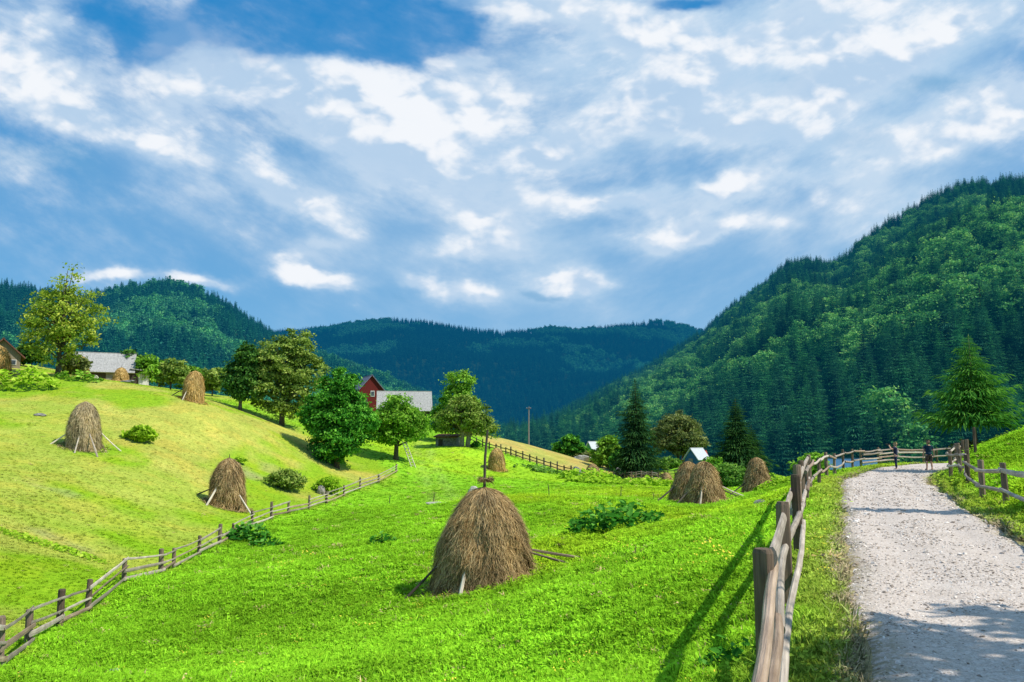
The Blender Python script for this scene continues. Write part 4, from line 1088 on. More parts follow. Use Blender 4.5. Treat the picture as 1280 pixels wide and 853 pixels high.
# ------------------------------------------------------------------ leafy weeds
def weed(label, px, py, d, w, dep, h, n, leaf, seed, mat=None, aspect=.62):
    rg = np.random.default_rng(seed)
    b = ground_at(px, py, d)
    t = thing('weed_patch', label, 'plant', b)
    mb = MB(); st = MB()
    a = rg.uniform(0, 6.28, n); r = np.sqrt(rg.random(n))
    x_ = np.cos(a) * r * w / 2; y_ = np.sin(a) * r * dep / 2
    k = fbm(x_ / (w * .16) + seed, y_ / (w * .16) + seed * 3, 3)
    m_ = k > .40; x_, y_, k, r = x_[m_], y_[m_], k[m_], r[m_]; n = len(x_)
    gz = Z(b[0] + x_, b[1] + y_) - b[2]
    hh = h * (.25 + .75 * rg.random(n)) * (1.05 - .7 * r ** 2) * (.5 + k)
    c = np.stack([x_, y_, gz + hh], 1)
    nr_ = np.stack([rg.normal(size=n) * .5, rg.normal(size=n) * .5 - .25, np.full(n, 1.0)], 1)
    mb.quads(leaf_quads(c, nr_, leaf * rg.uniform(.5, 1.3, n), rg, aspect), np.clip(rg.normal(.45, .22, n) + (hh / h - .5) * .5, 0, 1))
    for j in range(0, n, max(1, n // 60)):
        st.tube([[x_[j], y_[j], gz[j] - .03], c[j]], leaf * .05, 4, rnd=.5)
    mb.build('foliage', mat or L_burdock, t); st.build('stem', mat or L_burdock, t)
    return t
weed('dark clump of large broad-leaved weeds in the green meadow right of the big haystack', 766, 668, 31.5, 3.9, 3.8, 1.0, 620, .17, 71)
weed('small trailing clump of broad leaves at the right end of the dark clump', 815, 655, 34.5, 1.7, 1.8, .4, 130, .15, 77)
weed('broad-leaved weed clump pushing through the plank fence', 312, 668, 48, 2.6, 1.8, 1.0, 260, .2, 72)
weed('small leafy clump sprawling downhill from the plank fence', 335, 664, 46, 2.0, 1.4, .45, 130, .16, 78)
weed('small dark leafy clump left of the big haystack', 476, 683, 38, 1.4, 1.2, .5, 120, .13, 73)
weed('long bed of pale green leaves across the meadow behind the weed clump', 790, 613, 90, 15, 5.0, 1.0, 1200, .3, 74, L_bright)
weed('heaped leafy plants at the left end of the long bed', 738, 606, 98, 8, 6, 1.5, 900, .28, 75, L_bright)
weed('leafy green patch right of the lone haystack by the fence', 972, 611, 58, 3.4, 2.0, .7, 420, .18, 76, L_bright)
weed('sprawl of leaves running down beside the hay field fence', 672, 590, 104, 7.0, 3.0, .5, 350, .26, 79, L_willow)
weed('bright leafy bank of weeds beneath the tall left tree', 18, 484, 79, 9, 3.5, 1.9, 700, .32, 80, L_bright)
weed('low leafy weeds right of the tall left tree trunk', 98, 478, 84, 5.0, 2.5, 1.0, 260, .26, 81, L_apple)
weed('band of low yellow-green weeds across the lower hillside', 55, 670, 36, 6.0, 1.2, .22, 420, .10, 82, L_bright)
weed('low dark weed tuft near the bottom by the roadside fence', 925, 810, 8.2, .8, .7, .28, 90, .06, 83)

# ------------------------------------------------------------------ buildings
def house(name, label, loc, yaw, L, Wd, wh, rh, mw, mr, over=.35, cat='barn', openings=(), sink=.6, ridge=True):
    root = thing(name, label, cat, loc, yaw)
    hx, hy = L / 2, Wd / 2
    mb = MB()
    V = [(-hx, -hy, -sink), (hx, -hy, -sink), (hx, hy, -sink), (-hx, hy, -sink), (-hx, -hy, wh), (hx, -hy, wh), (hx, hy, wh), (-hx, hy, wh), (-hx, 0, wh + rh), (hx, 0, wh + rh)]
    mb.add(V, [(0, 1, 5, 4), (2, 3, 7, 6), (1, 2, 6, 5), (3, 0, 4, 7)], [(5, 6, 9), (7, 4, 8)])
    mb.build('wall', mw, root)
    sl = rh / hy; th = .12
    rm = MB()
    for sg in (-1, 1):
        e = hy + over
        y0, z0 = sg * e, wh - over * sl
        A_ = [(-hx - over, y0, z0), (hx + over, y0, z0), (hx + over, 0, wh + rh), (-hx - over, 0, wh + rh)]
        up = np.array([0, sg * sl, 1]); up = up / np.linalg.norm(up)
        A_ = np.array(A_) + up * .015
        if sg > 0: A_[2:] += np.array([0, 0.004, 0])
        B_ = A_ + up * th
        rm.add(np.vstack([A_, B_]), [(0, 3, 2, 1), (4, 5, 6, 7), (0, 1, 5, 4), (1, 2, 6, 5), (2, 3, 7, 6), (3, 0, 4, 7)])
    ro_ = rm.build('roof', mr, root)
    if ridge:
        k = MB(); k.box((0, 0, wh + rh + th + .03), (L + 2 * over + .05, .22, .09)); k.build('ridge_cap', mr, ro_)
    for (nm, cx, cy, cz, sx_, sy_, sz_, mat) in openings:
        f = MB(); f.box((cx, cy, cz), (sx_, sy_, sz_))
        o = f.build(nm, mat, root)
        if nm == 'window':
            g = MB(); d_ = .03
            if sy_ < sx_: g.box((cx, cy - d_ if cy < 0 else cy + d_, cz), (sx_ * .78, sy_, sz_ * .78))
            else: g.box((cx + d_ if cx > 0 else cx - d_, cy, cz), (sx_, sy_ * .78, sz_ * .78))
            g.build('pane', M_glass, o)
    return root
def bloc(px, py, d): return at(px, py, d)
b = bloc(128, 474, 106)
brn = house('barn', 'low old barn with a wide pale shingle roof behind the left meadow crest', (b[0], b[1], b[2] - .3), R(24), 7.0, 6.0, 1.25, 2.4, M_darkwall, M_shingle, .45, openings=[('door', 1.2, -3.03, .1, 1.3, .08, 1.7, M_grey)])
lt = MB(); lt.box((4.6, -1.6, .2), (2.2, 2.6, 2.2)); lo = lt.build('lean_to', M_darkwall, brn)
lt = MB(); lt.box((5.05, -2.96, .15), (1.25, .1, 1.5)); lt.build('white_panel', M_white, lo)
lt = MB(); lt.box((4.7, -1.7, 1.42), (2.7, 3.2, .12), Matrix.Rotation(R(6), 4, 'Y')); lt.build('lean_to_roof', M_shingle, lo)
b = bloc(10, 462, 92)
house('farm_cottage', 'small wooden cottage with a brown gabled roof at the far left edge', (b[0] - .9, b[1], b[2] - .4), R(125), 5, 3.6, 1.9, 1.7, M_paleplank, M_brownroof, .4, 'house', openings=[('door', -2.53, .1, .75, .08, .8, 1.6, M_darkwall), ('window', -2.53, -1.1, 1.1, .08, .6, .6, M_white)])
b = bloc(454, 512, 140)
house('red_house', 'dark red wooden house whose steep gable rises above the trees', (b[0], b[1] + 3, b[2]), R(114), 7, 5.0, 3.0, 2.9, M_redwall, M_purpleroof, .35, 'house', openings=[('window', -3.53, -.2, 2.75, .08, .7, 1.0, M_white), ('window', -3.53, -1.7, 1.5, .08, .7, .9, M_white), ('door', -3.53, 1.1, 1.0, .08, .9, 2.0, M_darkwall)])
b = bloc(503, 518, 130)
house('barn', 'barn with a broad weathered grey roof beside the red house', (b[0], b[1] + 2, b[2] - 1.6), R(9), 8.2, 5.8, 2.4, 2.9, M_darkwall, M_shingle, .4, openings=[('door', 0.5, -2.83, 1.0, 2.0, .08, 2.1, M_grey)])
b = ground_at(871, 583, 128)
house('tool_shed', 'little blue shed with a white sheet-metal roof behind the twin haystacks', b, R(38), 2.6, 2.6, 1.2, 1.5, M_blue, M_metal, .25, 'shed', openings=[('door', -1.33, .1, .6, .07, .8, 1.2, M_grey)])
b = ground_at(868, 583, 140)
house('garden_shed', 'hidden shed showing only its red roof above the blue shed', (b[0] + .2, b[1], b[2]), R(4), 3.4, 3, 1.8, 1.5, M_paleplank, M_redroof, .3, 'shed', openings=[('door', .2, -1.53, .8, .8, .07, 1.6, M_darkwall)])
b = bloc(741, 565, 175)
house('cabin', 'tiny green cabin with a whitish roof among bushes beyond the hay field', (b[0], b[1], b[2] - 1.0), R(40), 2.4, 2.0, 1.6, 1.5, M_green, M_metal, .25, 'cabin', sink=8, openings=[('window', -1.23, 0, 1.0, .06, .5, .5, M_white)])
b = bloc(1064, 582, 78)
house('roadside_shed', 'low shed with a blue sheet roof seen through the roadside fence', (b[0], b[1], b[2] - 1.6), R(-10), 4.2, 3.0, 1.3, .8, M_darkwall, M_bluemetal, .3, 'shed', sink=2, openings=[('door', .3, -1.53, .5, .8, .06, 1.3, M_grey)])
# low hut of stacked stone under the fruit trees
b = ground_at(560, 560, 113)
hut = thing('stone_hut', 'low stone hut with a flat brown roof under the fruit trees', 'hut', b, R(-12))
mb = MB(); mb.box((0, 0, .55), (3.0, 2.0, 1.5)); mb.build('wall', M_rock, hut)
mb = MB(); mb.box((0, -.1, 1.42), (3.5, 2.6, .16), Matrix.Rotation(R(8), 4, 'X')); mb.build('roof', M_brownroof, hut)
mb = MB(); mb.box((-.8, -1.02, .45), (.6, .08, .9)); mb.build('door', M_darkwall, hut)
# ladder against the apple tree
b = ground_at(517, 581, 91.3)
lad = thing('ladder', 'wooden ladder leaning against the trunk of the apple tree', 'ladder', b)
tp = np.array([-1.25, .9, 2.9])
for sd_k in (-.24, .24):
    mb = MB(); mb.tube([[sd_k, -.05 * sd_k, -.05], tp + [sd_k * .8, 0, 0]], .06, 6, rnd=.7); mb.build('side_rail', M_palepole, lad)
for k in range(9):
    f = (k + .7) / 9.5; mb = MB(); mb.tube([tp * f + [-.27, 0, 0], tp * f + [.27, -.02, 0]], .045, 6, rnd=.6); mb.build('rung', M_palepole, lad)
# utility pole
b = ground_at(661, 556, 150)
up = thing('utility_pole', 'thin wooden utility pole on the crest of the hay field', 'pole', b)
mb = MB(); hp = hpx(557, 508, 150); mb.tube([[0, 0, -.4], [0, 0, hp * .5], [.05, 0, hp]], [.13, .11, .08], 8, rough=.04); mb.build('pole', M_grey, up)
mb = MB(); mb.box((0, -.1, hp - .35), (.9, .09, .09)); cr_ = mb.build('crossarm', M_pole, up)
for k in (-.36, .36):
    mb = MB(); mb.tube([[k, -.1, hp - .3], [k, -.1, hp - .14]], [.05, .035], 6); mb.build('insulator', M_white, up)
# thin stakes in the meadow
for k, (px, py, d, hh, lab) in enumerate([(542, 622, 66, .85, 'thin bare stake standing beside the pale stone slab'), (686, 634, 55, .95, 'thin bare stake in the meadow above the weed clump'), (776, 622, 62, .8, 'thin bare stake in front of the long leafy bed'), (817, 624, 60, .6, 'short thin stake left of the twin haystacks'), (487, 618, 70, .7, 'slanting twig stake by the end of the plank fence')]):
    b = ground_at(px, py, d); mb = MB(); mb.tube([[0, 0, -.2], [.02, 0, hh * .5], [.05 * (-1) ** k, 0, hh]], [.035, .03, .022], 6, rough=.1, seed=k)
    o = mb.build('stake', M_pole); o.location = b; tag(o, lab, 'stake')

# ------------------------------------------------------------------ rocks
def rock(label, px, py, d, size, seed, mat=M_rock, name='rock', cat='rock'):
    rg = np.random.default_rng(seed)
    b = ground_at(px, py, d)
    n, m_ = 14, 9
    th = np.linspace(0, math.pi, m_)[:, None]; ph = (np.arange(n) / n * 2 * math.pi)[None]
    X = np.sin(th) * np.cos(ph); Y = np.sin(th) * np.sin(ph); Zz = np.cos(th) * np.ones_like(ph)
    k = 1 + .75 * (fbm(X * 1.6 + Zz * 1.3 + seed * 3 + 9, Y * 1.6 + Zz * .9 + 7, 3) - .5)
    V = np.stack([X * k * size[0], Y * k * size[1], Zz * k * size[2] + size[2] * .35], -1).reshape(-1, 3)
    idx = np.arange(n * m_).reshape(m_, n); nx = np.roll(idx, -1, 1)
    Q = np.stack([idx[:-1], idx[1:], nx[1:], nx[:-1]], -1).reshape(-1, 4)
    mb = MB(); mb.add(V, Q); o = mb.build(name, mat); o.location = b; o.rotation_euler = (0, 0, rg.uniform(0, 6))
    return tag(o, label, cat)
rock('dark grey boulder lying in the grass left of the roadside fence', 951, 632, 38, (.40, .30, .27), 1)
rock('flat pale stone slab in the green meadow above the big haystack', 546, 631, 62, (1.15, .9, .10), 2, M_palerock)
rock('pale upright stone near the stake above the big haystack', 592, 610, 74, (.55, .5, .6), 3, M_palerock)
rock('flat grey stone on the crest below the grey-roofed barn', 158, 482, 90, (1.3, .6, .22), 4)
rock('smaller pale stone on the crest left of the flat one', 118, 478, 88, (.45, .4, .3), 5, M_palerock)
rock('grey stone half sunk in the upper hillside left of the bleached haystack', 50, 523, 68, (.5, .3, .16), 6)
rock('small dark stone low on the green meadow in the left corner', 144, 818, 17.5, (.22, .16, .1), 7)
rock('grey boulder beside the low hay heap', 721, 597, 106, (.7, .6, .75), 8)
rock('brown-grey boulder below the bushes of the hay field', 773, 588, 131, (1.0, .8, .8), 9)
rock('pale stones at the foot of the field bushes', 728, 570, 146, (1.7, .9, .7), 10, M_palerock)
rock('pale flat stone at the foot of the tiny haystack', 832, 607, 108, (1.0, .6, .3), 11, M_palerock)
rock('old grey tree stump by the shrubs near the plank fence', 402, 603, 72, (.35, .35, .55), 12, M_grey, 'tree_stump', 'stump')

# ------------------------------------------------------------------ people
M_skin = plain_mat('skin', (.52, .30, .21), (.60, .36, .26), 6, .6, .05)
M_navy = plain_mat('navy_cotton', (.010, .018, .050), (.022, .035, .085), 8, .9, .2)
M_teal = plain_mat('dark_blue_shirt', (.010, .035, .075), (.018, .06, .11), 8, .9, .2)
M_short = plain_mat('brown_shorts', (.055, .042, .034), (.10, .08, .065), 8, .9, .2)
M_hairb = plain_mat('blond_hair', (.36, .23, .11), (.55, .38, .2), 14, .6, .3)
M_hairg = plain_mat('short_brown_hair', (.09, .06, .04), (.2, .15, .11), 14, .7, .3)
M_shoe = plain_mat('dark_shoe', (.03, .025, .03), (.08, .06, .06), 8, .7, .1)
M_lshoe = plain_mat('light_shoe', (.4, .38, .36), (.6, .58, .55), 8, .7, .1)
M_cam = plain_mat('black_plastic', (.012, .012, .013), (.03, .03, .032), 8, .4, .05)
M_eye = plain_mat('dark_eye', (.02, .015, .01), (.03, .02, .02), 8, .3, 0)

def skin(name, J, E, mat, parent, sub=2):
    me = bpy.data.meshes.new(name)
    keys = list(J); ix = {k: i for i, k in enumerate(keys)}
    me.from_pydata([J[k][0] for k in keys], [(ix[a], ix[b]) for a, b in E], [])
    o = bpy.data.objects.new(name, me); COL.objects.link(o)
    m = o.modifiers.new('s', 'SKIN'); m.use_smooth_shade = True
    for i, k in enumerate(keys):
        sv = me.skin_vertices[0].data[i]; r = J[k][1]
        sv.radius = (r, r) if not hasattr(r, '__len__') else r
        sv.use_root = (i == 0)
    o.modifiers.new('d', 'SUBSURF').levels = sub
    dg = bpy.context.evaluated_depsgraph_get()
    nm = bpy.data.meshes.new_from_object(o.evaluated_get(dg))
    o.modifiers.clear(); o.data = nm; bpy.data.meshes.remove(me); nm.name = name
    nm.materials.clear(); nm.materials.append(mat)
    o.parent = parent
    return o

def person(label, loc, rz, arms, clothes, hairm, long_hair, hgt, wide=1.0):
    root = thing('person', label, 'person', loc, rz); root.scale = (hgt / 1.75,) * 3
    w = wide
    J = {'pel': ((0, 0, .95), (.15 * w, .11 * w)), 'wai': ((0, .01, 1.10), (.135 * w, .105 * w)), 'che': ((0, 0, 1.29), (.165 * w, .115 * w)), 'clv': ((0, -.01, 1.43), .085), 'nek': ((0, 0, 1.50), .055), 'jaw': ((0, .02, 1.57), .068), 'hed': ((0, .01, 1.65), (.078, .095)), 'top': ((0, 0, 1.72), .068),
         'nos': ((0, .115, 1.625), .012), 'nob': ((0, .09, 1.64), .02), 'earl': ((-.088, 0, 1.635), .016), 'earr': ((.088, 0, 1.635), .016)}
    E = [('pel', 'wai'), ('wai', 'che'), ('che', 'clv'), ('clv', 'nek'), ('nek', 'jaw'), ('jaw', 'hed'), ('hed', 'top'), ('hed', 'nob'), ('nob', 'nos'), ('hed', 'earl'), ('hed', 'earr')]
    for sgn, s_ in ((-1, 'l'), (1, 'r')):
        hx = .095 * sgn; fx = clothes['stance'] * sgn
        J.update({'hip' + s_: ((hx, 0, .88), .10 * w), 'kne' + s_: ((hx * .5 + fx * .5, .01, .49), .062), 'cal' + s_: ((hx * .3 + fx * .7, -.02, .34), .058), 'ank' + s_: ((fx, -.02, .09), .036), 'toe' + s_: ((fx * 1.15, .14, .035), .033), 'hel' + s_: ((fx, -.05, .04), .034)})
        E += [('pel', 'hip' + s_), ('hip' + s_, 'kne' + s_), ('kne' + s_, 'cal' + s_), ('cal' + s_, 'ank' + s_), ('ank' + s_, 'toe' + s_), ('ank' + s_, 'hel' + s_)]
        sh = Vector((.185 * sgn * w, 0, 1.40)); el, wr, hd = [Vector(q) for q in arms[s_]]
        J.update({'sho' + s_: (sh, .062 * w), 'elb' + s_: (el, .043), 'fom' + s_: (el.lerp(wr, .35), .042), 'wri' + s_: (wr, .028), 'pal' + s_: (wr.lerp(hd, .45), .032)})
        E += [('clv', 'sho' + s_), ('sho' + s_, 'elb' + s_), ('elb' + s_, 'fom' + s_), ('fom' + s_, 'wri' + s_), ('wri' + s_, 'pal' + s_)]
        dv = (hd - wr).normalized(); side = dv.cross(Vector((sgn, .2, .3))).normalized(); cur = side.cross(dv).normalized() * (-sgn)
        for fi, ln in enumerate((.075, .09, .083, .065)):
            b0 = wr.lerp(hd, .62) + side * (fi - 1.5) * .021; m0 = b0 + dv * ln * .5 + cur * .008; e0 = m0 + dv * ln * .42 + cur * .025
            J.update({f'fa{fi}{s_}': (b0, .010), f'fb{fi}{s_}': (m0, .0085), f'fc{fi}{s_}': (e0, .007)})
            E += [('pal' + s_, f'fa{fi}{s_}'), (f'fa{fi}{s_}', f'fb{fi}{s_}'), (f'fb{fi}{s_}', f'fc{fi}{s_}')]
        t0 = wr.lerp(hd, .3) - side * .045; t1 = t0 + dv * .04 - side * .012 + cur * .015
        J.update({'ta' + s_: (t0, .011), 'tb' + s_: (t1, .009)}); E += [('wri' + s_, 'ta' + s_), ('ta' + s_, 'tb' + s_)]
    skin('body', J, E, M_skin, root)
    g = lambda k, r: (J[k][0], r)
    rr = lambda k, s_: tuple(q * s_ for q in J[k][1]) if hasattr(J[k][1], '__len__') else J[k][1] * s_
    S = {'che': g('che', rr('che', 1.13)), 'wai': g('wai', rr('wai', 1.17)), 'pel': ((0, 0, .98), (.172 * w, .135 * w)), 'hem': ((0, 0, .88), (.175 * w, .14 * w)), 'clv': ((0, -.01, 1.42), .10)}
    SE = [('che', 'wai'), ('wai', 'pel'), ('pel', 'hem'), ('che', 'clv')]
    for s_ in 'lr':
        S['sho' + s_] = g('sho' + s_, .076 * w); p0 = Vector(J['sho' + s_][0]); p1 = Vector(J['elb' + s_][0])
        S['slv' + s_] = (p0.lerp(p1, .62), .062 * w); SE += [('clv', 'sho' + s_), ('sho' + s_, 'slv' + s_)]
        if clothes['long_sleeve']:
            S['elb' + s_] = g('elb' + s_, .052); S['fom' + s_] = (p1.lerp(Vector(J['wri' + s_][0]), .7), .045); SE += [('slv' + s_, 'elb' + s_), ('elb' + s_, 'fom' + s_)]
    skin('shirt', S, SE, clothes['shirt'], root)
    T = {'pel': ((0, 0, .94), (.163 * w, .125 * w)), 'bnd': ((0, 0, 1.02), (.155 * w, .12 * w))}; TE = [('pel', 'bnd')]
    for s_ in 'lr':
        h0, k0, a0 = Vector(J['hip' + s_][0]), Vector(J['kne' + s_][0]), Vector(J['ank' + s_][0])
        T['hip' + s_] = (h0, .115 * w); TE += [('pel', 'hip' + s_)]
        if clothes['shorts']:
            T['mid' + s_] = (h0.lerp(k0, .55), .108 * w); T['hem' + s_] = (h0.lerp(k0, .95), .10 * w); TE += [('hip' + s_, 'mid' + s_), ('mid' + s_, 'hem' + s_)]
        else:
            T['kne' + s_] = (k0, .08); T['hem' + s_] = (a0 + Vector((0, 0, .02)), .062); TE += [('hip' + s_, 'kne' + s_), ('kne' + s_, 'hem' + s_)]
    skin('shorts' if clothes['shorts'] else 'trousers', T, TE, clothes['legs'], root)
    for s_ in 'lr':
        skin('shoe', {'h': (J['hel' + s_][0], .048), 'm': (Vector(J['hel' + s_][0]).lerp(Vector(J['toe' + s_][0]), .5), .045), 't': (Vector(J['toe' + s_][0]) + Vector((0, .03, 0)), .04)}, [('h', 'm'), ('m', 't')], clothes['shoe'], root)
    H = {'t': ((0, -.022, 1.69), .092), 'u': ((0, -.012, 1.735), .082), 'b': ((0, -.045, 1.64), .075), 'c': ((0, -.05, 1.56 if long_hair else 1.60), .06)}
    HE = [('t', 'u'), ('t', 'b'), ('b', 'c')]
    if long_hair: H['d'] = ((0, -.075, 1.49), .05); HE.append(('c', 'd'))
    skin('hair', H, HE, hairm, root)
    for sgn in (-1, 1):
        skin('eye', {'a': ((.032 * sgn, .096, 1.655), .009), 'b': ((.032 * sgn, .102, 1.655), .006)}, [('a', 'b')], M_eye, root, 1)
    return root
wl = ground_at(1120.5, 587.5, 49.5); wl[2] += .03
per_w = person('person with blond hair in dark clothes raising a camera on the gravel road', wl, R(62),
       {'l': ((-.30, .22, 1.30), (-.10, .33, 1.52), (-.03, .37, 1.62)), 'r': ((.30, .20, 1.28), (.12, .33, 1.53), (.05, .37, 1.62))},
       dict(stance=.09, long_sleeve=False, shirt=M_navy, shorts=False, legs=M_navy, shoe=M_lshoe), M_hairb, True, 1.66, .95)
ml = ground_at(1162, 588.5, 49); ml[2] += .03
person('person in dark blue t-shirt and brown shorts walking away on the gravel road', ml, R(-6),
       {'l': ((-.27, -.03, 1.13), (-.28, .04, .88), (-.27, .08, .72)), 'r': ((.28, -.03, 1.13), (.32, .03, .89), (.32, .07, .73))},
       dict(stance=.15, long_sleeve=False, shirt=M_teal, shorts=True, legs=M_short, shoe=M_shoe), M_hairg, False, 1.78, 1.12)
# the camera and the shoulder bag of the photographer
q = Matrix.Rotation(R(62), 4, 'Z') @ Vector((0, .36, 1.63)) * (1.66 / 1.75)
pc = thing('photo_camera', 'black photo camera held up by the blond person', 'camera', (wl[0] + q.x, wl[1] + q.y, wl[2] + q.z), R(62))
mb = MB(); mb.box((0, 0, 0), (.14, .06, .09)); mb.box((0, .0, .06), (.06, .05, .04)); mb.build('body', M_cam, pc)
mb = MB(); mb.tube([[0, .03, 0], [0, .12, 0], [0, .16, 0]], [.038, .036, .04], 12); mb.build('lens', M_cam, pc)
q = Matrix.Rotation(R(62), 4, 'Z') @ Vector((.2, -.06, 1.12)) * (1.66 / 1.75)
bgp = thing('shoulder_bag', 'cream shoulder bag hanging at the side of the blond person', 'bag', (wl[0] + q.x, wl[1] + q.y, wl[2] + q.z), R(62))
mb = MB(); mb.tube([[0, -.1, 0], [0, -.08, .02], [0, .08, .03], [0, .12, .01]], [.06, .11, .11, .06], 10, flat=.6); mb.build('pouch', M_white, bgp)
mb = MB(); mb.tube(resample(np.array([[-.02, -.1, .08], [-.05, -.05, .28], [-.1, .05, .34], [-.06, .12, .2], [0, .1, .08]]), 12), .014, 6); mb.build('strap', M_white, bgp)

# ------------------------------------------------------------------ grass and loose gravel
def grass_mat():
    m, nt, out = new_mat('grass_blades')
    a = nt.nodes.new('ShaderNodeAttribute'); a.attribute_type = 'INSTANCER'; a.attribute_name = 'sward'
    r = attr(nt, 'rnd')
    c = mix_c(nt, 1.0, a.outputs['Color'], ramp(nt, r, [(0, (.50, .55, .5)), (.5, (1.0, 1.0, .9)), (1, (1.7, 1.45, 1.9))]), 'MULTIPLY')
    geo = N(nt, 'ShaderNodeNewGeometry')
    v = N(nt, 'ShaderNodeVectorMath', operation='SCALE'); v.inputs['Scale'].default_value = .45; nt.links.new(geo.outputs['Normal'], v.inputs[0])
    s_ = N(nt, 'ShaderNodeVectorMath', operation='ADD'); s_.inputs[1].default_value = (0, 0, .7); nt.links.new(v.outputs[0], s_.inputs[0])
    nn = N(nt, 'ShaderNodeVectorMath', operation='NORMALIZE'); nt.links.new(s_.outputs[0], nn.inputs[0])
    d = N(nt, 'ShaderNodeBsdfDiffuse'); nt.links.new(c, d.inputs[0]); nt.links.new(nn.outputs[0], d.inputs['Normal'])
    t = N(nt, 'ShaderNodeBsdfTranslucent'); nt.links.new(c, t.inputs[0])
    mx = N(nt, 'ShaderNodeMixShader'); mx.inputs[0].default_value = .3
    nt.links.new(d.outputs[0], mx.inputs[1]); nt.links.new(t.outputs[0], mx.inputs[2]); nt.links.new(mx.outputs[0], out.inputs[0])
    return m
M_grass = grass_mat()
def tuft(seed, n=13, h=.13, w=.0055, spread=.06, clover=False):
    rg = np.random.default_rng(seed); mb = MB()
    a = rg.uniform(0, 6.28, n); r = spread * np.sqrt(rg.random(n))
    b = np.stack([np.cos(a) * r, np.sin(a) * r, np.full(n, -.015)], 1)
    ln = h * rg.uniform(.5, 1.2, n); ben = rg.uniform(.15, .75, n); da = a + rg.normal(size=n) * .8
    dr = np.stack([np.cos(da), np.sin(da), 0 * a], 1); sd = np.stack([-np.sin(da), np.cos(da), 0 * a], 1) * w
    m_ = b + dr * (ln * ben * .3)[:, None] + np.stack([0 * a, 0 * a, ln * .6], 1)
    t = b + dr * (ln * ben * .95)[:, None] + np.stack([0 * a, 0 * a, ln * (1 - .3 * ben)], 1)
    rn = rg.random(n)
    mb.quads(np.stack([b - sd, b + sd, m_ + sd * .9, m_ - sd * .9], 1), np.clip(rn - .15, 0, 1))
    mb.quads(np.stack([m_ - sd * .9, m_ + sd * .9, t + sd * .15, t - sd * .15], 1), np.clip(rn + .15, 0, 1))
    if clover:
        k = 9; c = np.stack([rg.normal(size=k) * spread, rg.normal(size=k) * spread, rg.uniform(.03, .09, k)], 1)
        mb.quads(leaf_quads(c, rg.normal(size=(k, 3)) * .35 + [0, 0, 1], np.full(k, .02), rg, .9), rg.uniform(.3, .9, k))
    return mb
tufts = [lib_obj('grass_source_%d' % k, tuft(900 + k, clover=k in (1, 4)), M_grass) for k in range(6)]
M_petal = plain_mat('yellow_petals', (.75, .60, .03), (.85, .75, .10), 5, .8, 0)
fm = tuft(990, n=8, h=.12); rgp = np.random.default_rng(4); pc_ = np.stack([rgp.normal(size=8) * .05, rgp.normal(size=8) * .05, rgp.uniform(.11, .16, 8)], 1)
V_ = leaf_quads(pc_, rgp.normal(size=(8, 3)) * .3 + [0, -.3, 1], np.full(8, .012), rgp, 1.0); fm.quads(V_, np.full(8, .5), m=1)
tufts.append(lib_obj('grass_source_6', fm, [M_grass, M_petal]))
rgG = np.random.default_rng(77)
n = 270000
d = np.exp(rgG.uniform(math.log(3.2), math.log(125), n)); t = rgG.uniform(-.80, .80, n)
x, y = t * d, d
rd = road_dist(x, y)
col, isol, isyf = region(x, y)
keep = (rd > .02 + .25 * rgG.random(n)) & ~isyf & (d < np.interp(t, Bt, Bd))
keep &= ~(isol & (rgG.random(n) < .35))
x, y, d, col, isol, rd = x[keep], y[keep], d[keep], col[keep], isol[keep], rd[keep]
n = len(x)
z = Z(x, y)
sz = (np.clip(d / 9.0, .75, 4.5) ** .62) * .88 * rgG.uniform(.6, 1.25, n) * (.7 + .7 * fbm(x / 1.3, y / 1.3, 3)) * np.where(isol, .48, 1.0)
sz = sz * (1 + .25 * ss(1.0, .3, rd) * rgG.random(n)) * np.where(rgG.random(n) < .06, 1.5, 1.0)
rot = np.stack([rgG.normal(size=n) * .12, rgG.normal(size=n) * .12, rgG.uniform(0, 6.28, n)], 1)
gi_ = rgG.integers(0, 6, n); fl_ = (rgG.random(n) < .005 * ss(.5, .62, fbm(x / 3 + 3, y / 3 + 50, 3)) * 2) & (d < 40); gi_[fl_] = 6
gs = scatter('grass', np.stack([x, y, z], 1), rot, np.stack([sz, sz, sz * rgG.uniform(.75, 1.15, n) * np.clip(d / 9.0, .8, 9) ** -.38], 1), gi_, tufts, 'lush green grass of the sloping meadows and road verges', 'grass')
a = gs.data.attributes.new('sward', 'FLOAT_COLOR', 'POINT')
cl = col * (1.0 + .16 * rgG.normal(size=(n, 1))) * (.80 + .40 * fbm(x / 2.3 + 7, y / 2.3, 3))[:, None]
dry = rgG.random(n) < .012 + .03 * ss(.55, .7, fbm(x / 4 + 20, y / 4, 3))
cl = np.where(dry[:, None], np.array([[.60, .52, .20]]) * rgG.uniform(.7, 1.1, (n, 1)), cl)
cl = np.clip(cl, 0, 1)
a.data.foreach_set('color', np.hstack([cl, np.ones((n, 1))]).astype(np.float32).ravel())

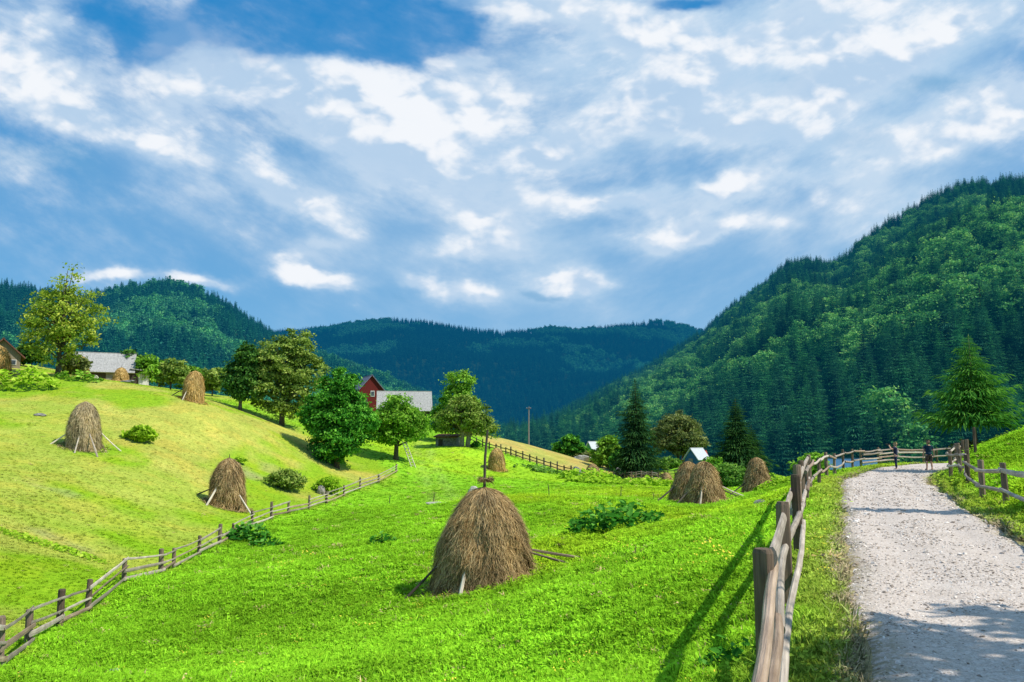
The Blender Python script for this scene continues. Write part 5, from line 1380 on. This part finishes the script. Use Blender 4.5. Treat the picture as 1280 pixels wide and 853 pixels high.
def stone_mat():
    m, nt, out = new_mat('loose_stones')
    oi = N(nt, 'ShaderNodeObjectInfo')
    c = ramp(nt, oi.outputs['Random'], [(0, (.26, .21, .17)), (.2, (.47, .395, .33)), (.6, (.64, .555, .49)), (1, (.82, .755, .69))])
    p = N(nt, 'ShaderNodeBsdfDiffuse'); nt.links.new(c, p.inputs[0]); nt.links.new(p.outputs[0], out.inputs[0])
    return m
M_stone = stone_mat()
stones = []
for k in range(5):
    rg = np.random.default_rng(950 + k); mb = MB()
    V = np.array([(0, 0, 1), (1, 0, .1), (.3, .95, 0), (-.8, .6, .1), (-.8, -.6, 0), (.3, -.95, .1), (0, 0, -.8)], float)
    V = V * rg.uniform(.7, 1.25, (7, 3)) * [1, .8, .5]
    mb.add(V, None, [(0, 1, 2), (0, 2, 3), (0, 3, 4), (0, 4, 5), (0, 5, 1), (6, 2, 1), (6, 3, 2), (6, 4, 3), (6, 5, 4), (6, 1, 5)])
    stones.append(lib_obj('stone_source_%d' % k, mb, M_stone))
n = 60000
fi = rgG.uniform(0, nl - 1.01, n * 3); fw = rgG.uniform(.02, .98, n * 3)
ii, jj = fi.astype(int), (fw * (nw - 1)).astype(int)
u_, v_ = fi - ii, fw * (nw - 1) - jj
def bil(G): return (G[ii, jj] * (1 - u_) + G[ii + 1, jj] * u_) * (1 - v_) + (G[ii, jj + 1] * (1 - u_) + G[ii + 1, jj + 1] * u_) * v_
x, y, z = bil(rx), bil(ry), bil(rz)
d = np.maximum(y, .1)
clump = fbm(x / .9, y / .9, 3) + .35 * np.abs(fw - .5) - .16 * (np.exp(-((fw - .27) / .09) ** 2) + np.exp(-((fw - .73) / .09) ** 2))
keep = (y > 2.5) & (y < 55) & (rgG.random(len(x)) < np.clip((7.0 / d) ** 1.6, 0, 1) * ss(.35, .75, clump) + .1 * (7 / d))
x, y, z, d = x[keep], y[keep], z[keep], d[keep]; n = len(x)
sz = .0115 * np.clip(d / 8, .7, 3.5) ** .75 * np.exp(rgG.normal(size=n) * .45)
scatter('gravel', np.stack([x, y, z + .002], 1), rgG.uniform(-.5, 6.2, (n, 3)) * [.1, .1, 1], np.stack([sz] * 3, 1), rgG.integers(0, 5, n), stones, 'loose pale stones strewn over the gravel road', 'gravel')
#@@END2@@
# ------------------------------------------------------------------ light and sky
SUN_EL = R(51)
sx, sy = 1.0, -0.38
sun_dir = Vector((sx, sy, 0)).normalized() * math.cos(SUN_EL) + Vector((0, 0, math.sin(SUN_EL)))
sd_ = bpy.data.lights.new('sun', 'SUN'); sd_.energy = 4.9; sd_.angle = R(.5); sd_.color = (1.0, .94, .83)
so = bpy.data.objects.new('sun', sd_); COL.objects.link(so)
so.rotation_euler = sun_dir.to_track_quat('Z', 'Y').to_euler()
so.location = (60, -10, 80)

world = bpy.data.worlds.new('World'); scene.world = world; world.use_nodes = True
nt = world.node_tree
for n in list(nt.nodes): nt.nodes.remove(n)
wout = N(nt, 'ShaderNodeOutputWorld'); bg = N(nt, 'ShaderNodeBackground'); bg.inputs[1].default_value = .1
nt.links.new(bg.outputs[0], wout.inputs[0])
sky = N(nt, 'ShaderNodeTexSky', sky_type='NISHITA'); sky.sun_disc = False
sky.sun_elevation = SUN_EL; sky.sun_rotation = math.atan2(sx, sy); sky.altitude = 900
tc = N(nt, 'ShaderNodeTexCoord'); D = tc.outputs['Generated']
sp = N(nt, 'ShaderNodeSeparateXYZ'); nt.links.new(D, sp.inputs[0])
yy = math_n(nt, 'MAXIMUM', sp.outputs[1], .12)
U = math_n(nt, 'DIVIDE', sp.outputs[0], yy); V = math_n(nt, 'DIVIDE', sp.outputs[2], yy)
cb = N(nt, 'ShaderNodeCombineXYZ'); nt.links.new(U, cb.inputs[0]); nt.links.new(V, cb.inputs[1])
Pv = cb.outputs[0]
ab = math_n(nt, 'SQRT', math_n(nt, 'MULTIPLY_ADD', U, U, .012))
cs = N(nt, 'ShaderNodeCombineXYZ'); nt.links.new(U, cs.inputs[0]); nt.links.new(math_n(nt, 'MULTIPLY_ADD', ab, -.42, V), cs.inputs[1])
Ps = cs.outputs[0]      # the same place with the drift of the cloud streets taken out
def wnoise(scale, detail, rough, off, color=False, vs=(1, 1.6, 1), src=Pv):
    m = N(nt, 'ShaderNodeVectorMath', operation='MULTIPLY_ADD'); m.inputs[1].default_value = vs; m.inputs[2].default_value = off
    nt.links.new(src, m.inputs[0])
    n = N(nt, 'ShaderNodeTexNoise'); n.noise_dimensions = '2D'; n.inputs['Scale'].default_value = scale; n.inputs['Detail'].default_value = detail; n.inputs['Roughness'].default_value = rough
    nt.links.new(m.outputs[0], n.inputs['Vector'])
    return n.outputs['Color' if color else 'Fac']
wc = wnoise(5.0, 5, .6, (3, 7, 1), True)
w1 = N(nt, 'ShaderNodeVectorMath', operation='SUBTRACT'); w1.inputs[1].default_value = (.5, .5, .5); nt.links.new(wc, w1.inputs[0])
w2 = N(nt, 'ShaderNodeVectorMath', operation='MULTIPLY_ADD'); w2.inputs[1].default_value = (.10, .07, 0); nt.links.new(w1.outputs[0], w2.inputs[0]); nt.links.new(Pv, w2.inputs[2])
Pw = w2.outputs[0]
def blobs(lst, shade=False):
    tot = toty = None
    for px, py, sx_, sy_, ang, w in lst:
        u0, v0 = ray(px, py)
        mp = N(nt, 'ShaderNodeMapping', vector_type='TEXTURE')
        mp.inputs['Location'].default_value = (u0, v0, 0); mp.inputs['Rotation'].default_value = (0, 0, -R(ang)); mp.inputs['Scale'].default_value = (sx_ / F * 1.6, sy_ / F * 1.6, 1)
        nt.links.new(Pw, mp.inputs[0])
        dt = N(nt, 'ShaderNodeVectorMath', operation='DOT_PRODUCT'); nt.links.new(mp.outputs[0], dt.inputs[0]); nt.links.new(mp.outputs[0], dt.inputs[1])
        g = math_n(nt, 'EXPONENT', math_n(nt, 'MULTIPLY', dt.outputs['Value'], -1.5))
        if shade:
            sy_n = N(nt, 'ShaderNodeSeparateXYZ'); nt.links.new(mp.outputs[0], sy_n.inputs[0])
            gy_ = math_n(nt, 'MULTIPLY', g, sy_n.outputs[1])
            toty = math_n(nt, 'MULTIPLY', gy_, w) if toty is None else math_n(nt, 'MULTIPLY_ADD', gy_, w, toty)
        tot = math_n(nt, 'MULTIPLY', g, w) if tot is None else math_n(nt, 'MULTIPLY_ADD', g, w, tot)
    return (tot, toty) if shade else tot
WHITE = [(390, 105, 120, 44, 22, .85), (455, 150, 52, 42, 40, .9), (310, 88, 70, 32, 10, .6), (20, 100, 55, 28, 30, .7), (140, 160, 85, 28, 25, .65), (40, 30, 70, 40, 20, .5), (200, 190, 30, 12, 30, .3),
         (370, 245, 60, 16, 30, .6), (320, 210, 60, 18, 25, .4), (225, 60, 30, 75, 10, .6), (540, 180, 110, 60, 0, .5), (590, 130, 45, 38, -20, .4), (640, 8, 70, 20, 0, .7), (570, 62, 32, 12, -15, .55),
         (810, 42, 70, 27, 5, .8), (700, 80, 38, 26, 0, .55), (845, 110, 60, 36, -10, .6), (770, 150, 100, 22, -20, .55), (870, 160, 90, 20, 10, .5), (990, 40, 110, 55, -20, .5), (1150, 50, 90, 34, -25, .7), (1080, 90, 80, 24, -20, .5),
         (1000, 158, 60, 18, 0, .6), (1230, 140, 60, 34, -10, .65), (1150, 190, 80, 22, 10, .35), (1010, 210, 50, 14, 0, .4), (918, 232, 32, 16, -30, .85), (870, 240, 20, 10, 0, .5), (795, 255, 40, 14, -5, .7), (735, 260, 20, 10, -10, .5), (860, 288, 75, 9, -6, .75),
         (690, 195, 50, 16, 0, .4), (712, 355, 38, 17, 0, 1.0), (735, 350, 34, 9, 5, .5), (393, 349, 48, 9, 4, .95), (530, 358, 34, 9, 28, .75), (605, 376, 30, 10, 8, .85), (560, 318, 70, 14, 0, .4), (640, 300, 60, 18, 0, .3), (405, 305, 20, 7, 10, .4),
         (150, 341, 30, 7, -5, .7), (245, 347, 32, 8, 15, .8), (370, 322, 30, 6, 0, .25), (620, 240, 90, 40, 0, .25), (700, 260, 60, 20, 0, .2), (1120, 270, 60, 16, -20, .35)]
DARK = [(1010, 102, 42, 18, 0, .9), (1170, 112, 60, 20, 0, .9), (1060, 168, 45, 14, 5, .6), (930, 190, 50, 14, 10, .5), (800, 175, 60, 14, -10, .35), (350, 172, 55, 22, 25, .55), (60, 200, 90, 26, 8, .6), (90, 85, 40, 16, 20, .3), (690, 374, 26, 6, 0, 1.0),
        (500, 372, 20, 6, 30, .5), (730, 277, 40, 8, -5, .5), (560, 280, 30, 12, 0, .4), (1240, 200, 40, 12, 0, .5), (180, 280, 170, 40, 0, .35), (470, 90, 40, 14, 30, .2)]
HOLE = [(340, 25, 95, 42, 0, .9), (520, 30, 80, 30, 0, .9), (180, 50, 36, 34, 0, .85), (110, 10, 30, 20, 0, .5), (870, 4, 50, 10, 0, .6), (480, 60, 40, 20, 30, .4), (700, 40, 40, 14, 0, .25)]
W, WY = blobs(WHITE, True); K = blobs(DARK); H = blobs(HOLE)
fb1 = wnoise(5.5, 8, .62, (0, 0, 4), vs=(1, 2.1, 1), src=Ps); fb2 = wnoise(2.8, 6, .55, (5, 2, 9), vs=(1, 2.0, 1), src=Ps); fb3 = wnoise(20, 5, .62, (1, 8, 2), vs=(1, 1.7, 1), src=Ps)
# blue air, deeper overhead
nis = mix_c(nt, 1.0, sky.outputs[0], (.35, 1.0, 1.30), 'MULTIPLY')
grad = ramp(nt, maprange(nt, V, 0.0, .62, smooth=False), [(0, (2.5, 4.8, 7.5)), (.3, (1.25, 3.8, 7.0)), (.7, (.35, 2.9, 6.6)), (1.0, (.05, 2.5, 6.4))])
base = mix_c(nt, .75, nis, grad)
hole = maprange(nt, H, .06, .55)
veil = maprange(nt, math_n(nt, 'ADD', math_n(nt, 'MULTIPLY', W, .55), math_n(nt, 'ADD', fb2, math_n(nt, 'MULTIPLY', fb1, .4))), .50, 1.15)
veil = math_n(nt, 'MULTIPLY', math_n(nt, 'MULTIPLY_ADD', veil, .74, .24), math_n(nt, 'SUBTRACT', 1.0, hole))
side = maprange(nt, U, -.5, .40, .55, 1.25)
veil = math_n(nt, 'MULTIPLY', veil, side, clamp=True)
c = mix_c(nt, veil, base, (4.0, 6.0, 8.15))
c = mix_c(nt, math_n(nt, 'MULTIPLY', maprange(nt, math_n(nt, 'ADD', K, math_n(nt, 'MULTIPLY_ADD', fb1, .6, -.3)), .15, .9), .8), c, (1.6, 4.0, 6.7))
def puffs(scale, off, src):
    m = N(nt, 'ShaderNodeVectorMath', operation='MULTIPLY_ADD'); m.inputs[1].default_value = (1, 1.5, 1); m.inputs[2].default_value = off
    nt.links.new(src, m.inputs[0])
    v = N(nt, 'ShaderNodeTexVoronoi', feature='F1', normalize=True, voronoi_dimensions='2D')
    v.inputs['Scale'].default_value = scale; v.inputs['Detail'].default_value = 2.6; v.inputs['Roughness'].default_value = .5; v.inputs['Lacunarity'].default_value = 2.3
    nt.links.new(m.outputs[0], v.inputs['Vector'])
    return math_n(nt, 'SUBTRACT', 1.0, v.outputs['Distance'])
w3 = N(nt, 'ShaderNodeVectorMath', operation='MULTIPLY_ADD'); w3.inputs[1].default_value = (.05, .04, 0); nt.links.new(w1.outputs[0], w3.inputs[0]); nt.links.new(Pv, w3.inputs[2])
pf = puffs(8, (0, 0, 2), w3.outputs[0]); pfo = puffs(8, (-.012, -.028, 2), w3.outputs[0])
wd = math_n(nt, 'ADD', math_n(nt, 'MULTIPLY', W, 1.15), math_n(nt, 'MULTIPLY_ADD', fb1, 1.7, -.85))
wd = math_n(nt, 'ADD', wd, math_n(nt, 'MULTIPLY_ADD', pf, 1.1, -.80))
wd = math_n(nt, 'ADD', wd, math_n(nt, 'MULTIPLY_ADD', fb3, .4, -.2))
nh = math_n(nt, 'SUBTRACT', 1.0, math_n(nt, 'MULTIPLY', hole, .85))
soft = math_n(nt, 'MULTIPLY', maprange(nt, wd, -.35, .85), math_n(nt, 'MULTIPLY', nh, .80))
soft = math_n(nt, 'MULTIPLY', soft, math_n(nt, 'ADD', maprange(nt, V, .12, .40, .15, 1.0), W, clamp=True))
c = mix_c(nt, soft, c, mix_c(nt, maprange(nt, math_n(nt, 'ADD', fb1, math_n(nt, 'MULTIPLY', pf, .5)), .65, 1.0), (5.5, 7.0, 8.75), (7.4, 8.3, 9.3)))
relief = math_n(nt, 'MULTIPLY', math_n(nt, 'SUBTRACT', pf, pfo), 4.5)
lit = math_n(nt, 'ADD', math_n(nt, 'ADD', math_n(nt, 'MULTIPLY_ADD', WY, .95, relief), math_n(nt, 'MULTIPLY', fb3, .6)), math_n(nt, 'MULTIPLY', wd, .18))
wcol = mix_c(nt, maprange(nt, lit, .0, 1.05), (4.6, 6.3, 8.3), (9.2, 9.45, 9.85))
core = math_n(nt, 'MULTIPLY', maprange(nt, wd, .20, .88), math_n(nt, 'MULTIPLY', nh, .92))
c = mix_c(nt, core, c, wcol)
nt.links.new(c, bg.inputs[0])

scene.view_settings.view_transform = 'Standard'
scene.view_settings.look = 'None'
scene.view_settings.exposure = 0
scene.render.engine = 'CYCLES'
scene.cycles.use_denoising = True
scene.cycles.max_bounces = 5
scene.cycles.diffuse_bounces = 2
scene.cycles.transparent_max_bounces = 4
scene.cycles.sample_clamp_indirect = 4
